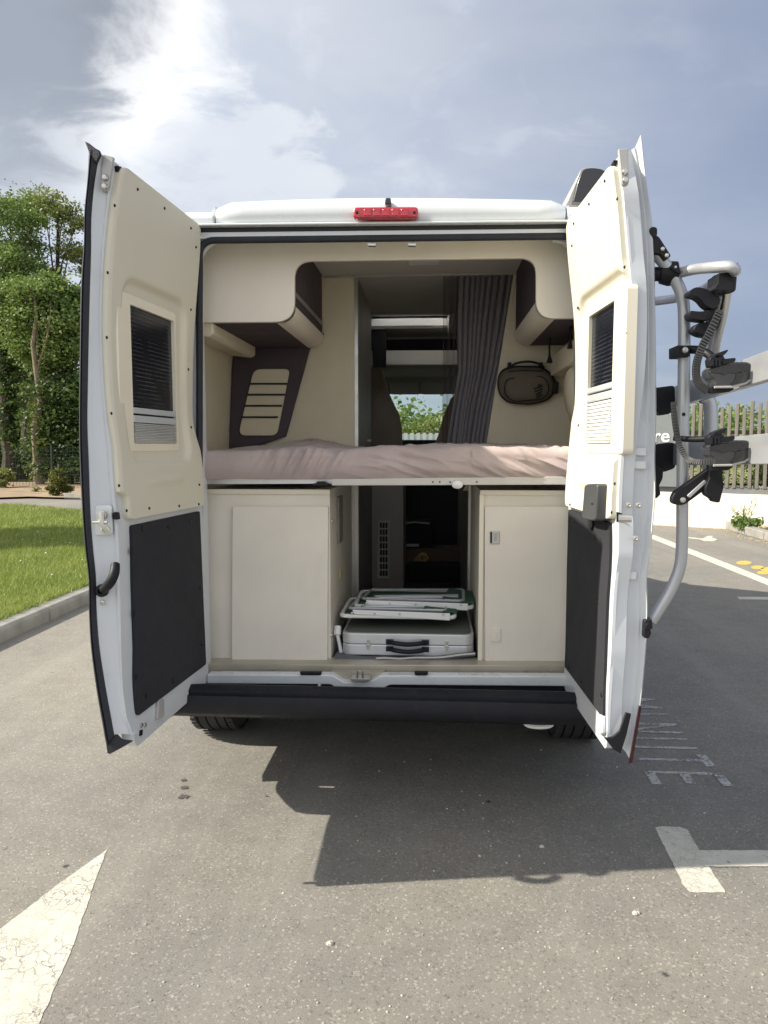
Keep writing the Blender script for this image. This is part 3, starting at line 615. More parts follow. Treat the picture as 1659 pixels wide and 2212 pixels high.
# rear frame: pillars, header, roof panel, channel, sill
FRAME_Y = 3.0
for s_ in (-1, 1):
    MB().prism([(s_*.765, 3.0, .50), (s_*.95, 3.0, .46), (s_*.995, 3.0, .9), (s_*.99, 3.0, 1.3), (s_*.96, 3.0, 1.9), (s_*.87, 3.0, 2.36), (s_*.765, 3.0, 2.38)], (0, .10, 0)).build('rear_pillar', M['paintin'], van, bevel=.012)
# roof rear panel with rounded top, and the two lower corners beside it
def roof_panel(pxl, pxr, ytop, nm, inset=.0):
    rows = []
    for k, (dy, fz) in enumerate([(0, 0), (-.012, .1), (-.02, .3), (-.016, .6), (0, .82), (.025, .94), (.06, 1.0), (.12, 1.02)]):
        row = []
        for j in range(25):
            px = pxl+(pxr-pxl)*j/24; bot = P(px, 485.5-(px-430)*.010, 2.98); top = P(px, ytop(px), 3.0)
            z = bot.z+(top.z-bot.z)*fz; edge = min(j, 24-j); dd = .02 if edge == 0 else 0
            row.append((bot.x, 2.985+dy+dd+inset, z-(.012 if edge == 0 and fz > .5 else 0)))
        rows.append(row)
    b = MB().grid(rows); b.grid([[(p[0], 3.14, p[2]) for p in rows[0]], rows[0]])
    b.grid([[(r[0][0], 3.14, r[0][2]), r[0]] for r in rows]); b.grid([[r[-1], (r[-1][0], 3.14, r[-1][2])] for r in rows])
    return b.build(nm, M['paint'], van, smooth=50)
roof_panel(465, 1222, lambda x: 428+((x-835)/380)**2*(13 if x < 835 else 6)-6, 'roof_rear_panel')
roof_panel(396, 462, lambda x: 453, 'roof_corner', .012); roof_panel(1225, 1282, lambda x: 441, 'roof_corner', .012)
for px in (463.5, 1223.5): p = P(px, 480, 3.03); MB().box(p.x-.008, p.x+.008, 3.02, 3.15, p.z, p.z+.06).build('roof_seam', M['paintin'], van, smooth=0)
plate('header_strip', [(426, 487.5), (1250, 478), (1250, 492.5), (426, 501)], 2.985, .05, M['rubber'], van, bevel=.003)
plate('header_lip', [(405, 482.5), (1262, 473.5), (1262, 478.5), (405, 487.5)], 2.955, .06, M['paint'], van, bevel=.003)
plate('header_channel', [(426, 500), (1250, 491), (1250, 506), (426, 516)], 2.992, .03, M['paint'], van, bevel=.002)
for px0, px1 in ((806, 876),): plate('latch_cover', [(px0, 502), (px1, 501), (px1, 513), (px0, 514)], 3.02, .03, M['black'], van, bevel=.004)
for px in (803, 890): plate('striker_clip', [(px-10, 525), (px+10, 525), (px+8, 531), (px-8, 531)], 2.985, .02, M['steel'], van, bevel=.002)
# rubber seal round the opening
ox = rpoly([(431, 1480), (431, 519.5), (1247, 510), (1247, 1480)], [0, 34, 34, 0], 8)
sealpath = [P(x, y, 2.995) for x, y in ox]
MB().tube(sealpath, .0135, 10).build('opening_seal', M['rubber'], van)
# small rounded reveals inside the top corners
for s_, cxn in ((1, 431), (-1, 1247)):
    pl = [(cxn, 519), (cxn+s_*52, 519)]+[(cxn+s_*(52-52*math.sin(a)), 519+52-52*math.cos(a)) for a in [k*math.pi/16 for k in range(9)]]+[(cxn, 571)]
    plate('corner_reveal', pl, 3.02, .03, M['paintin'], van)

# sill and threshold
def rowp(pts, Y): return [P(x, y, Y) for x, y in pts]
plate('threshold', [(447, 1434), (1224, 1438), (1224, 1458), (447, 1455)], 3.05, .12, M['silltrim'], van, bevel=.004)
plate('latch_recess', [(715, 1452), (830, 1452), (826, 1480), (720, 1480)], 3.0, .04, M['silltrim'], van, smooth=0)
sill = [(447, 1457), (718, 1458), (744, 1474), (796, 1474), (824, 1459), (1224, 1461), (1224, 1483), (842, 1480), (826, 1488.5), (730, 1488.5), (714, 1479), (447, 1477)]
plate('sill', rpoly(sill, [3, 6, 6, 6, 6, 3, 3, 6, 6, 6, 6, 3], 4), 2.962, .05, M['paint'], van, bevel=.006)
MB().prism([P(447, 1476, 2.99), P(1224, 1482, 2.99), P(1224, 1482, 2.99)-Vector((0, 0, .08)), P(447, 1476, 2.99)-Vector((0, 0, .08))], (0, .08, 0)).build('rear_crossmember', M['rubber'], van, smooth=0)
sp = P(778, 1462, 2.94); b = MB().obox(sp+Vector((0, .02, -.012)), .075, .05, .012); b.tube([sp+Vector((-.012, 0, -.01)), sp+Vector((-.010, -.004, .028)), sp+Vector((.010, -.004, .028)), sp+Vector((.012, 0, -.01))], .0045, 8)
b.build('striker', M['steel'], van, bevel=.002)
for px in (662, 680, 910): plate('drain_plug', [(px-15, 1452), (px+15, 1452), (px+13, 1459), (px-13, 1459)], 2.955, .02, M['black'], van, bevel=.003)
for px, py in ((470, 1447), (590, 1446), (1135, 1449), (1190, 1450)): p = P(px, py, 3.048); MB().lathe(p, (0, -1, 0), [(0, .005), (.003, .004), (.004, .001)], n=10).build('screw', M['steel'], van)

# bumper: lofted ledge and face
rows = []
for (dy, pyl, pyr) in ((2.985, 1487, 1492), (2.80, 1490, 1494), (2.778, 1500, 1503), (2.78, 1508, 1511), (2.765, 1513, 1516), (2.76, 1528, 1532), (2.78, 1543, 1547), (2.85, 1550, 1553)):
    row = []
    for j in range(31):
        q = j/30; x = -.985+1.97*q; e = max(0, abs(x)-.91)/.075; yy = min(dy+.10*e**2.2, 2.99)
        zl = P(560, pyl, dy).z; zr = P(1100, pyr, dy).z; row.append((x, yy, (zl+zr)/2))
    z0_ = row[0][2]; rows.append([(-1.005, 3.42, z0_), (-1.0, 3.0, z0_)]+row+[(1.0, 3.0, z0_), (1.005, 3.42, z0_)])
MB().grid(rows).build('bumper', M['bumper'], van, smooth=50).modifiers.new('t', 'SOLIDIFY').thickness = .01
plate('tow_cover', [(560, 1550), (606, 1550), (603, 1554), (563, 1554)], 2.84, .02, M['black'], van, bevel=.002)
p = P(1163, 1560, 2.9); MB().tube(bez([p+Vector((-.055, .03, .015)), p+Vector((-.05, -.01, -.006)), p+Vector((0, -.02, -.012)), p+Vector((.05, -.01, -.006)), p+Vector((.055, .03, .015))], 5), .009, 8).build('towing_eye', M['whiteplastic'], van)
p = P(690, 1477, 2.8); MB().lathe(p+Vector((0, 0, -.004)), (0, -.5, 1), [(0, .008), (.006, .006), (.007, .001)], n=10).build('screw', M['steel'], van)
# wheels
def wheel(x, y):
    prof_ = [(-.11, .23), (-.112, .30), (-.10, .325)]
    for g in (-.07, -.025, .025, .07): prof_ += [(g-.012, .342), (g-.005, .342), (g-.004, .330), (g+.004, .330), (g+.005, .342), (g+.012, .342)]
    prof_ += [(.10, .325), (.112, .30), (.11, .23)]
    wb = MB().lathe((x, y, .335), (1, 0, 0), [(-.08, .225), (-.08, .05), (.08, .05), (.08, .225)], n=32).build('wheel', M['steel'], van)
    b = MB().lathe((x, y, .335), (1, 0, 0), prof_, n=56)
    for k in range(56):                  # tread blocks on both shoulders
        a = k*math.tau/56
        for sx in (-1, 1): b.obox((x+sx*.092, y+.338*math.sin(a), .335+.338*math.cos(a)), .03, .024, .012, ax=(1, 0, 0), az=(0, math.sin(a), math.cos(a)))
    b.build('tyre', M['tyre'], wb, smooth=30)
for x, y in ((-.905, 3.79), (.905, 3.79), (-.90, 7.80), (.90, 7.80)): wheel(x, y)
# high brake light and reversing camera
bl = plate('brake_light', rpoly([(763, 447), (903, 446), (904, 470.5), (762, 471.5)], 9, 5), 2.925, .04, M['red'], van, bevel=.006)
for k in range(5): plate('led_lens', rpoly([(786+k*20, 450.5), (802+k*20, 450.5), (802+k*20, 466), (786+k*20, 466)], 3, 3), 2.922, .004, M['red'], bl, bevel=.002)
for px in (771, 895): p = P(px, 459, 2.924); MB().lathe(p, (0, -1, 0), [(0, .006), (.002, .005), (.003, .001)], n=10).build('screw', M['black'], bl)
plate('reversing_camera', rpoly([(832, 427), (844, 427), (845, 441), (831, 441)], 3, 3), 2.925, .06, M['gloss'], van, bevel=.004)

# ------------------------------------------------------------------ rear doors
def interp_poly(pts, n):                 # resample a traced edge to n points, even in height
    ys = np.array([p[1] for p in pts], float); xs = np.array([p[0] for p in pts], float); yq = np.linspace(ys[0], ys[-1], n)
    sm = np.interp(yq, ys, xs); k = np.array([1, 2, 3, 2, 1.])/9; pad = np.r_[sm[:1].repeat(2), sm, sm[-1:].repeat(2)]; s2 = np.convolve(pad, k, 'valid'); s2[0] = sm[0]; s2[-1] = sm[-1]
    return list(zip(s2, yq))
class Door:
    # the inner face is a ruled surface between the hinge line and the free edge; both follow the curved side of the van
    def __init__(s, hinge, free, Yh, Yf, side):
        s.Yh, s.Yf, s.side = Yh, Yf, side
        def curve(pts, Y):
            q = [P(x, y, Y) for x, y in interp_poly(pts, 40)]; zs = np.array([p.z for p in q])[::-1]; xs = np.array([p.x for p in q])[::-1]; return zs, xs
        s.h = curve(hinge, Yh); s.f = curve(free, Yf)
    def fr(s, z):                        # hinge point, direction to the free edge, normal towards the inside
        A = Vector((float(np.interp(z, *s.h)), s.Yh, 0)); B = Vector((float(np.interp(z, *s.f)), s.Yf, 0)); d = (B-A).normalized(); n = Vector((-d.y, d.x, 0))
        return A, d, (n if n.x*s.side < 0 else -n), (B-A).length
    def T(s, u, z, off=0.):
        A, d, n, W = s.fr(z); return A+d*u+n*off+Vector((0, 0, z))
    def on(s, px, py, off=0.):
        r = ray(px, py); z = 1.5
        for _ in range(12):
            A, d, n, W = s.fr(z); o = A+n*off; t_ = (o-EYE).dot(n)/r.dot(n); p = EYE+r*t_; z = p.z
        return p
    def uz(s, px, py, off=0.):
        p = s.on(px, py, off); A, d, n, W = s.fr(p.z); return (p-A).dot(d), p.z
    def nrm(s, px, py): return s.fr(s.on(px, py).z)[2]
    def plate(s, name, pix, off, th, m, parent, r=0, **kw):
        pix = rpoly(pix, r) if r else pix; n = s.nrm(*pix[0])
        return MB().prism([s.on(x, y, off) for x, y in pix], n*-th).build(name, m, parent, **kw)
    def sheet(s, name, left, right, m, parent, off=0., th=.03, rad=.02, hole=None, zt=None, zb=None, N=110, Mx=50):
        """panel between two traced side edges; top and bottom are level; optional pressed recess round the window"""
        lu = [s.uz(*p) for p in left]; ru = [s.uz(*p) for p in right]
        zt = zt or (lu[0][1]+ru[0][1])/2; zb = zb or (lu[-1][1]+ru[-1][1])/2
        lz, lx = np.array([q[1] for q in lu][::-1]), np.array([q[0] for q in lu][::-1]); rz, rx = np.array([q[1] for q in ru][::-1]), np.array([q[0] for q in ru][::-1])
        e = rad*np.array([.03, .1, .22, .4, .65]); ts = np.r_[zt, zt-e, np.linspace(zt-rad, zb+rad, N), zb+e[::-1], zb]; rows = []
        for z in ts:
            ul = float(np.interp(z, lz, lx)); ur = float(np.interp(z, rz, rx)); k = min(zt-z, z-zb, rad); ins = rad-math.sqrt(max(0, rad**2-(rad-k)**2)); g_ = 1 if ur > ul else -1; ul += ins*g_; ur -= ins*g_; row = []
            for j in range(Mx):
                u = ul+(ur-ul)*j/(Mx-1); o_ = off
                if hole:
                    hx0, hx1, hz0, hz1 = hole; c0 = (hx0+hx1)/2; qx = abs(u-c0)-(hx1-hx0)/2+.07; qz = abs(z-(hz0+hz1)/2)-(hz1-hz0)/2+.07
                    sdf = math.hypot(max(qx, 0), max(qz, 0))+min(max(qx, qz), 0)-.07; t_ = min(max((sdf+.006)/.024, 0), 1); t_ = t_*t_*(3-2*t_); o_ = off-.019*(1-t_)
                    o_ += .007*math.exp(-((z-(hz0-.075))/.014)**2)/(1+math.exp((abs(u-c0)-.13)/.012))
                    edge = min(j, Mx-1-j)*abs(ur-ul)/(Mx-1); o_ -= .006*max(0, 1-edge/.008)**2
                row.append(s.T(u, z, o_))
            rows.append(row)
        n = s.fr((zt+zb)/2)[2]
        b = MB().grid([[p-n*th for p in rows[0]]]+rows+[[p-n*th for p in rows[-1]]]); b.grid([[r[0]-n*th, r[0]] for r in rows]); b.grid([[r[-1], r[-1]-n*th] for r in rows])
        if name is None: return b
        return b.build(name, m, parent, smooth=50, fix=True)
    def shell(s, left, right, L2, L1, L0, lip, Y1, Y0, zt, zb):
        N = 70
        b = s.sheet(None, left, right, None, None, 0, .045, .03, zt=zt, zb=zb)
        e2 = [P(x, y, s.Yf) for x, y in interp_poly(L2, N)]; e1 = [P(x, y, Y1) for x, y in interp_poly(L1, N)]; e0 = [P(x, y, Y0) for x, y in interp_poly(L0, N)]
        rows = []
        for i in range(N):
            sd_ = s.side; a_ = e2[i]; c_ = e1[i]; w_ = c_-a_
            back = e0[i]+Vector((sd_*.012, .03, 0)); hin = Vector((float(np.interp(e0[i].z, *s.h))+sd_*.115, s.Yh+.06, e0[i].z)); mid = back.lerp(hin, .5)+Vector((sd_*.012, 0, 0))
            rows.append([a_+Vector((-sd_*.002, .03, 0)), a_, a_+w_*.10+Vector((0, -.003, 0)), a_+w_*.22+Vector((0, .006, 0)), a_+w_*.8+Vector((0, .008, 0)), a_+w_*.94+Vector((0, -.001, 0)), c_]+([e0[i]] if lip else [])+[back, mid, hin])
        b.grid(rows)
        body = b.build('rear_door', M['paintin'], van, smooth=45, fix=True); s.e0 = e0; s.e1 = e1; s.e2 = e2
        return body
    def window(s, outer, pane, blind_top, parent, side_strip):
        # frame stands proud of the card; frame with a real opening
        fo = [s.on(x, y, .026) for x, y in outer]; fi = [s.on(x, y, .026) for x, y in pane]
        def rect(ps, off):               # regular rectangle in door space from four traced corners
            us = []; zs = sorted(p.z for p in ps)
            for p in ps: A, d, n, W = s.fr(p.z); us.append((p-A).dot(d))
            us.sort()
            return (us[0]+us[1])/2, (us[2]+us[3])/2, (zs[0]+zs[1])/2, (zs[2]+zs[3])/2
        a = rect(fo, .032); c = rect(fi, .032); zc_ = (a[2]+a[3])/2; A_, d_, n_, W_ = s.fr(zc_); T = lambda u, z, off: A_+d_*u+Vector((0, 0, z))+n_*off
        O = rpoly([(a[0], a[2]), (a[1], a[2]), (a[1], a[3]), (a[0], a[3])], .018, 5); I = rpoly([(c[0], c[2]), (c[1], c[2]), (c[1], c[3]), (c[0], c[3])], .006, 5)
        rows = []
        for pts, off in ((O, -.01), (O, .022), ([(x+(cx0-x)*.022, z+(cz0-z)*.014) for cx0, cz0 in [((a[0]+a[1])/2, (a[2]+a[3])/2)] for x, z in O], .026), (I, .026), (I, .008)):
            rows.append([T(x, z, off) for x, z in pts])
        fr = MB().grid(rows, closed=True).build('window_frame', M['creamf'], parent, smooth=30, fix=True)
        MB().prism([T(x, z, .014) for x, z in ((c[0]-.004, c[2]-.004), (c[1]+.004, c[2]-.004), (c[1]+.004, c[3]+.004), (c[0]-.004, c[3]+.004))], n_*-.008).build('window_pane', M['screen'], parent, smooth=0)
        zt = blind_top; e = .004
        MB().obox(T((c[0]+c[1])/2, zt-.008, .021), c[1]-c[0]-e, .014, .020, ax=d_).build('blind_rail', M['blindrail'], parent, smooth=0, bevel=.003)
        MB().obox(T((c[0]+c[1])/2, zt-.036, .021), c[1]-c[0]-e, .014, .024, ax=d_).build('blind_rail', M['blindrail'], parent, smooth=0, bevel=.003)
        rows = []; z = zt-.050; k = 0; np_ = 12; st = (z-c[2])/(2*np_)
        while k <= 2*np_: rows.append([T(c[0]+e, z-k*st, .031 if k % 2 else .013), T(c[1]-e, z-k*st, .031 if k % 2 else .013)]); k += 1
        MB().grid(rows).build('pleated_blind', M['blind'], parent, smooth=0)
        s.win = a; return fr
    def screws(s, pts, off, parent, m='black', r=.0042, name='card_screws'):
        b = MB()
        for x, y in pts: b.lathe(s.on(x, y, off-.002), s.nrm(x, y), [(0, r*1.3), (.003, r), (.0045, r*.3)], n=8)
        o = b.build(name, M[m], parent); o['kind'] = 'stuff'; return o

# left door -----------------------------------------------------------
L0 = [(192, 322), (191, 345), (190, 381), (185, 425), (180, 470), (182.5, 523), (178, 560), (175, 596), (173.5, 660), (172.6, 728), (171, 860), (171, 973), (172.6, 1010), (174.6, 1055), (178.6, 1127), (185, 1210), (193.4, 1246), (190.8, 1293), (195, 1392), (208, 1491), (230, 1612)]
L1 = [(215, 330), (208, 365), (202, 398), (195, 480), (196.5, 530), (193, 629), (190, 761), (187, 920), (190, 980), (192, 1045), (195, 1127), (202, 1210), (208, 1246), (206, 1293), (212, 1392), (228, 1491), (246, 1587)]
L2 = [(247, 349), (243, 365), (236, 431), (228, 497), (221, 596), (218.5, 695), (221, 794), (229, 894), (239, 962), (246, 1061), (253, 1110), (257, 1180), (260, 1300), (264.5, 1475), (274, 1550), (288, 1588)]
edgeR = [(417, 470), (427, 486), (428, 493), (426.5, 540), (417.5, 662), (412, 760), (412.5, 923), (427.5, 973), (434, 1028), (437.5, 1097), (441, 1250), (448, 1425), (450, 1458), (443, 1481)]
DL = Door([(427, 500), (426.5, 540), (417.5, 662), (412, 760), (412.5, 923), (427.5, 973), (434, 1028), (437.5, 1097), (441, 1250), (448, 1425)], L2, 2.98, 2.30, -1)
dl = DL.shell([(256, 349)]+L2[1:-1]+[(291, 1597)], [(417, 470)]+edgeR[2:-1]+[(447, 1478)], L2, L1, L0, False, 2.274, 2.262, P(250, 347, 2.3).z, P(447, 1478, 2.98).z); dl['label'] = 'left rear door opened outwards'
rows = []
for i in range(70):                      # rubber lip along the free edge
    a = DL.e1[i]; c = DL.e0[i]; m_ = a.lerp(c, .5); rows.append([a+Vector((0, .012, 0)), a+Vector((.002, -.004, 0)), m_+Vector((0, -.010, 0)), m_+Vector((-.002, -.002, 0)), a.lerp(c, .75)+Vector((0, -.008, 0)), c, c+Vector((.006, .03, 0))])
MB().grid(rows).build('door_seal', M['rubber'], dl, smooth=50)
plate('seal_corner', [(182, 304), (192, 309), (206, 320), (214, 324), (217, 333), (208, 352), (192, 330)], 2.258, .012, M['rubber'], dl, bevel=.003)
plate('seal_corner', [(226, 1588), (246, 1583), (262, 1599), (286, 1602), (262, 1616), (236, 1630), (231, 1627)], 2.275, .012, M['rubber'], dl, bevel=.003)
DL.plate('seal_corner', [(330, 1574), (440, 1494), (441, 1500), (325, 1580)], -.02, .02, M['rubber'], dl)
cl = [(263, 366), (250, 372), (243, 400), (239, 431), (231, 497), (223.5, 596), (221, 695), (223.5, 794), (231, 894), (241, 962), (248, 1055), (249, 1063), (261, 1071), (263.5, 1085), (265, 1108), (272, 1113.5)]
crr = [(303, 384), (404, 464), (420, 482), (424.5, 498), (423.5, 540), (415, 662), (409.5, 760), (410, 923), (424.5, 973), (431, 1028), (434.5, 1095), (430, 1098.5)]
def hole_of(D, pts): q = [D.uz(x, y) for x, y in pts]; us = sorted(a for a, _ in q); zs = sorted(b for _, b in q); return (us[0]+us[1])/2, (us[2]+us[3])/2, (zs[0]+zs[1])/2, (zs[2]+zs[3])/2
DL.sheet('door_card', [(251, 363)]+cl[3:-2]+[(265, 1113)], crr[2:-1]+[(434.5, 1098)], M['cream'], dl, .022, .045, .022, hole_of(DL, [(277, 600), (400, 672), (396, 1000), (255, 985)]), N=150, Mx=60)
DL.window([(263, 629), (393, 676), (393.5, 983), (264.5, 967)], [(293, 659), (386, 697), (385.5, 963), (291, 953)], DL.on(340, 886, .03).z, dl, None)
DL.sheet('carpet_panel', [(278, 1127), (281, 1250), (286, 1400), (290, 1532)], [(427, 1111), (433, 1250), (439, 1390), (441, 1446)], M['carpet'], dl, .010, .02, .010)
DL.screws([(307, 1142), (363, 1137), (410, 1128), (284, 1190), (289, 1325), (293, 1462), (314, 1503), (373, 1471), (423, 1445), (436, 1390), (433, 1270)], .012, dl, 'black', .008, 'panel_screws')
DL.screws([(297, 409), (247, 444), (355, 450), (412, 493), (423, 534), (232, 589), (412, 669), (230, 729), (406.5, 798), (240, 893), (412.5, 923), (256.5, 1049), (430, 1047), (273, 1103), (322, 1098), (386.5, 1093), (429, 1089)], .024, dl, 'black')
DL.plate('bump_stop', rpoly([(255, 357), (266, 362), (267, 377), (256, 371)], 3, 3), .012, .02, M['black'], dl, bevel=.002)
def facing(name, pix, Y, th, m, parent, **kw): return plate(name, pix, Y, th, M[m], parent, **kw)
facing('hinge_bracket', rpoly([(222, 333), (245, 339), (243, 352), (233, 412), (217, 412)], [2, 2, 2, 8, 8], 4), 2.28, .012, 'hinge', dl, bevel=.002)
for px, py in ((227.5, 384), (226.5, 403)): MB().lathe(P(px, py, 2.279), (0, -1, 0), [(0, .010), (.003, .010), (.008, .007), (.009, .002)], n=14).build('bolt', M['steel'], dl)
facing('latch_plate', rpoly([(205, 1092), (240, 1091), (242, 1155), (204, 1157)], 7, 4), 2.28, .012, 'paint', dl, bevel=.003)
lp = P(223, 1128, 2.25); b = MB().tube([lp+Vector((-.035, 0, 0)), lp+Vector((.014, 0, 0))], .0045, 8); b.tube([lp+Vector((-.012, .012, .028)), lp+Vector((-.005, 0, .0)), lp+Vector((.008, .012, -.03))], [.012, .008, .012], 8)
b.lathe(P(222, 1113, 2.267), (0, -1, 0), [(0, .015), (.004, .014), (.005, .006), (.002, .004)], n=16); b.lathe(P(225, 1144, 2.267), (0, -1, 0), [(0, .013), (.004, .012), (.005, .005), (.002, .003)], n=16)
b.build('latch_striker', M['steel'], dl)
facing('edge_buffer', rpoly([(242, 1107), (253, 1107), (255, 1123), (243, 1122)], 3, 3), 2.277, .02, 'black', dl, bevel=.002)
hp = [P(249, 1219, 2.26), P(247, 1238, 2.24), P(238, 1258, 2.235), P(224, 1273, 2.26)]; hc = bez(hp, 6)
b = MB().tube(hc, [.014+.002*math.sin(i/len(hc)*3) for i in range(len(hc))], 12); b.lathe(P(222, 1275, 2.28), (0, -1, 0), [(0, .021), (.012, .020), (.016, .016), (.017, .010), (.006, .009), (.006, .001)], n=20)
b.build('pull_handle', M['black'], dl)
MB().lathe(P(222, 1302, 2.281), (0, -1, 0), [(0, .009), (.003, .008), (.004, .003), (.002, .001)], n=14).build('bolt', M['steel'], dl)
DL.plate('lower_hinge', rpoly([(343, 1511), (355, 1508), (356, 1548), (341, 1556)], 5, 4), .012, .012, M['hinge'], dl, bevel=.003)
for px, py in ((306, 1567), (314, 1566)): MB().lathe(DL.on(px, py, .003), DL.fr(1.0)[2], [(0, .008), (.002, .007), (.003, .002)], n=12).build('bolt', M['steel'], dl)
DL.plate('drain_slot', [(303, 1578), (309, 1576), (308, 1588), (302, 1590)], .003, .004, M['black'], dl, smooth=0)

# right door ----------------------------------------------------------
R0 = [(1384, 291), (1388, 330), (1396, 400), (1408.5, 481), (1410, 520), (1411.5, 545), (1414, 700), (1416, 881), (1414.5, 960), (1411.5, 1006), (1416, 1043), (1414, 1076), (1407, 1155), (1402, 1211), (1390.5, 1246), (1397.5, 1280), (1397.5, 1342), (1393, 1412), (1390, 1450), (1383, 1522), (1373, 1585), (1360, 1640)]
R1 = [(1372, 318), (1378, 345), (1386, 400), (1398, 480), (1400, 545), (1402, 700), (1403, 881), (1401, 1000), (1402, 1043), (1401, 1076), (1394, 1155), (1388, 1211), (1378, 1246), (1384, 1280), (1384, 1342), (1380, 1412), (1373, 1510), (1365, 1570), (1352, 1625)]
R2 = [(1336, 338), (1340, 375), (1347, 414), (1352, 480), (1359, 560), (1363.5, 601), (1366, 685), (1362, 797), (1353, 881), (1345, 950), (1341, 992), (1337, 1060), (1335, 1104), (1337, 1132), (1336, 1200), (1326, 1272), (1323, 1340), (1320.5, 1412), (1314, 1500), (1312, 1580)]
edgeL = [(1245, 465), (1231, 489), (1233.5, 545), (1246, 671), (1250.5, 741), (1249, 881), (1243, 910), (1237.5, 964), (1228, 1076), (1228, 1099), (1226, 1216), (1222.5, 1412), (1216.5, 1416), (1217, 1465), (1225, 1493)]
DR = Door([(1233, 500), (1233.5, 545), (1246, 671), (1250.5, 741), (1249, 881), (1243, 910), (1237.5, 964), (1228, 1076), (1226, 1216), (1222.5, 1412), (1219, 1470)], R2, 2.98, 2.36, 1)
dr = DR.shell([(1326, 337)]+R2[1:], [(1236, 475)]+edgeL[2:-3]+[(1217, 1465), (1219, 1490)], R2, R1, R0, True, 2.385, 2.372, P(1336, 338, 2.36).z, P(1222, 1488, 2.98).z); dr['label'] = 'right rear door opened outwards, carrying the bike rack'
DR.sheet('door_card', [(1334, 351), (1337, 375), (1343, 422), (1348.5, 480), (1354.5, 560), (1359.5, 601), (1362, 685), (1358, 797), (1349.5, 881), (1342, 950), (1337.5, 992), (1333.5, 1060), (1331, 1113)], [(1236, 483), (1234, 492), (1236.5, 545), (1249, 671), (1253, 741), (1251.5, 881), (1245.5, 910), (1240, 964), (1231, 1076), (1231, 1098)], M['cream'], dr, .022, .045, .022, hole_of(DR, [(1352, 590), (1250, 660), (1258, 1003), (1352, 990)]), N=150, Mx=60)
DR.window([(1254.7, 674), (1343, 620), (1337, 976), (1262, 984)], [(1259, 692), (1315, 653), (1318, 955), (1266, 964)], DR.on(1290, 834, .03).z, dr, None)
DR.sheet('carpet_panel', [(1322, 1121), (1321, 1240), (1313, 1400), (1309, 1539)], [(1233, 1107), (1230, 1216), (1226, 1412), (1224, 1450)], M['carpet'], dr, .010, .02, .010)
DR.screws([(1307, 391), (1273, 441), (1240, 483), (1236, 531), (1334, 430), (1350, 577), (1248.5, 665), (1353.5, 720), (1250, 919), (1329, 1045), (1232, 1090), (1295, 1103), (1322, 1107)], .024, dr, 'black')
DR.screws([(1240, 1125), (1308, 1137), (1229, 1440), (1256, 1470), (1300, 1500), (1290, 1300)], .012, dr, 'black', .008, 'panel_screws')
DR.plate('bump_stop', rpoly([(1319, 356), (1326, 345), (1326, 352), (1321, 360)], 2, 3), .012, .02, M['black'], dr, bevel=.002)
facing('hinge_bracket', rpoly([(1336, 322), (1357, 320), (1358.5, 400), (1344, 401)], [2, 2, 8, 8], 4), 2.325, .014, 'hinge', dr, bevel=.002)
for px, py in ((1350, 371.5), (1351, 390)): MB().lathe(P(px, py, 2.324), (0, -1, 0), [(0, .010), (.003, .010), (.008, .007), (.009, .002)], n=14).build('bolt', M['steel'], dr)
o = DR.plate('inner_handle', rpoly([(1262, 1046), (1290, 1044), (1286, 1126), (1256, 1121)], 8, 5), .055, .05, M['hinge'], dr, bevel=.006)
o.data.materials[0] = M['darkgrey']; MB().lathe(DR.on(1279, 1088, .056), DR.fr(1.0)[2], [(0, .004), (.002, .003), (.001, .001)], n=8).build('lock_hole', M['black'], dr)
MB().lathe(DR.on(1278, 1126, .012), DR.fr(1.0)[2], [(0, .030), (.006, .030), (.008, .026)], n=24).build('lock_cup', M['black'], dr)
lp = P(1352, 1120, 2.325); b = MB().tube([lp+Vector((-.02, .01, 0)), lp+Vector((.018, 0, 0))], [.014, .012], 10); b.build('door_latch', M['steel'], dr)
facing('latch_slot', [(1333, 1106), (1344, 1109), (1346, 1129), (1333, 1128)], 2.33, .01, 'black', dr, smooth=0)
for px, py in ((1358, 1091), (1379, 1091), (1373, 1163)): MB().lathe(P(px, py, 2.335), (0, -1, 0), [(0, .010), (.004, .009), (.006, .004), (.003, .001)], n=14).build('bolt', M['steel'], dr)
for y_ in (967, 996): facing('edge_pressing', rpoly([(1352, y_), (1397, y_), (1397, y_+18), (1352, y_+16)], 4, 3), 2.371, .01, 'paint', dr, bevel=.003)
facing('edge_pressing', rpoly([(1345, 1236), (1376, 1235), (1375, 1253), (1345, 1251)], 4, 3), 2.371, .01, 'paint', dr, bevel=.003)
facing('corner_cap', [(1352, 1540), (1364, 1543), (1353, 1590), (1341, 1628), (1326, 1620), (1304, 1592), (1312, 1595), (1324, 1592), (1338, 1580)], 2.325, .01, 'black', dr, bevel=.002)
DR.plate('lower_hinge', rpoly([(1289, 1542), (1300, 1544), (1301, 1586), (1290, 1584)], 5, 4), .014, .012, M['paintin'], dr, bevel=.003)
facing('reflector', [(1381, 1525), (1386, 1527), (1366, 1648), (1359, 1650)], 2.355, .008, 'maroon', dr, smooth=0)

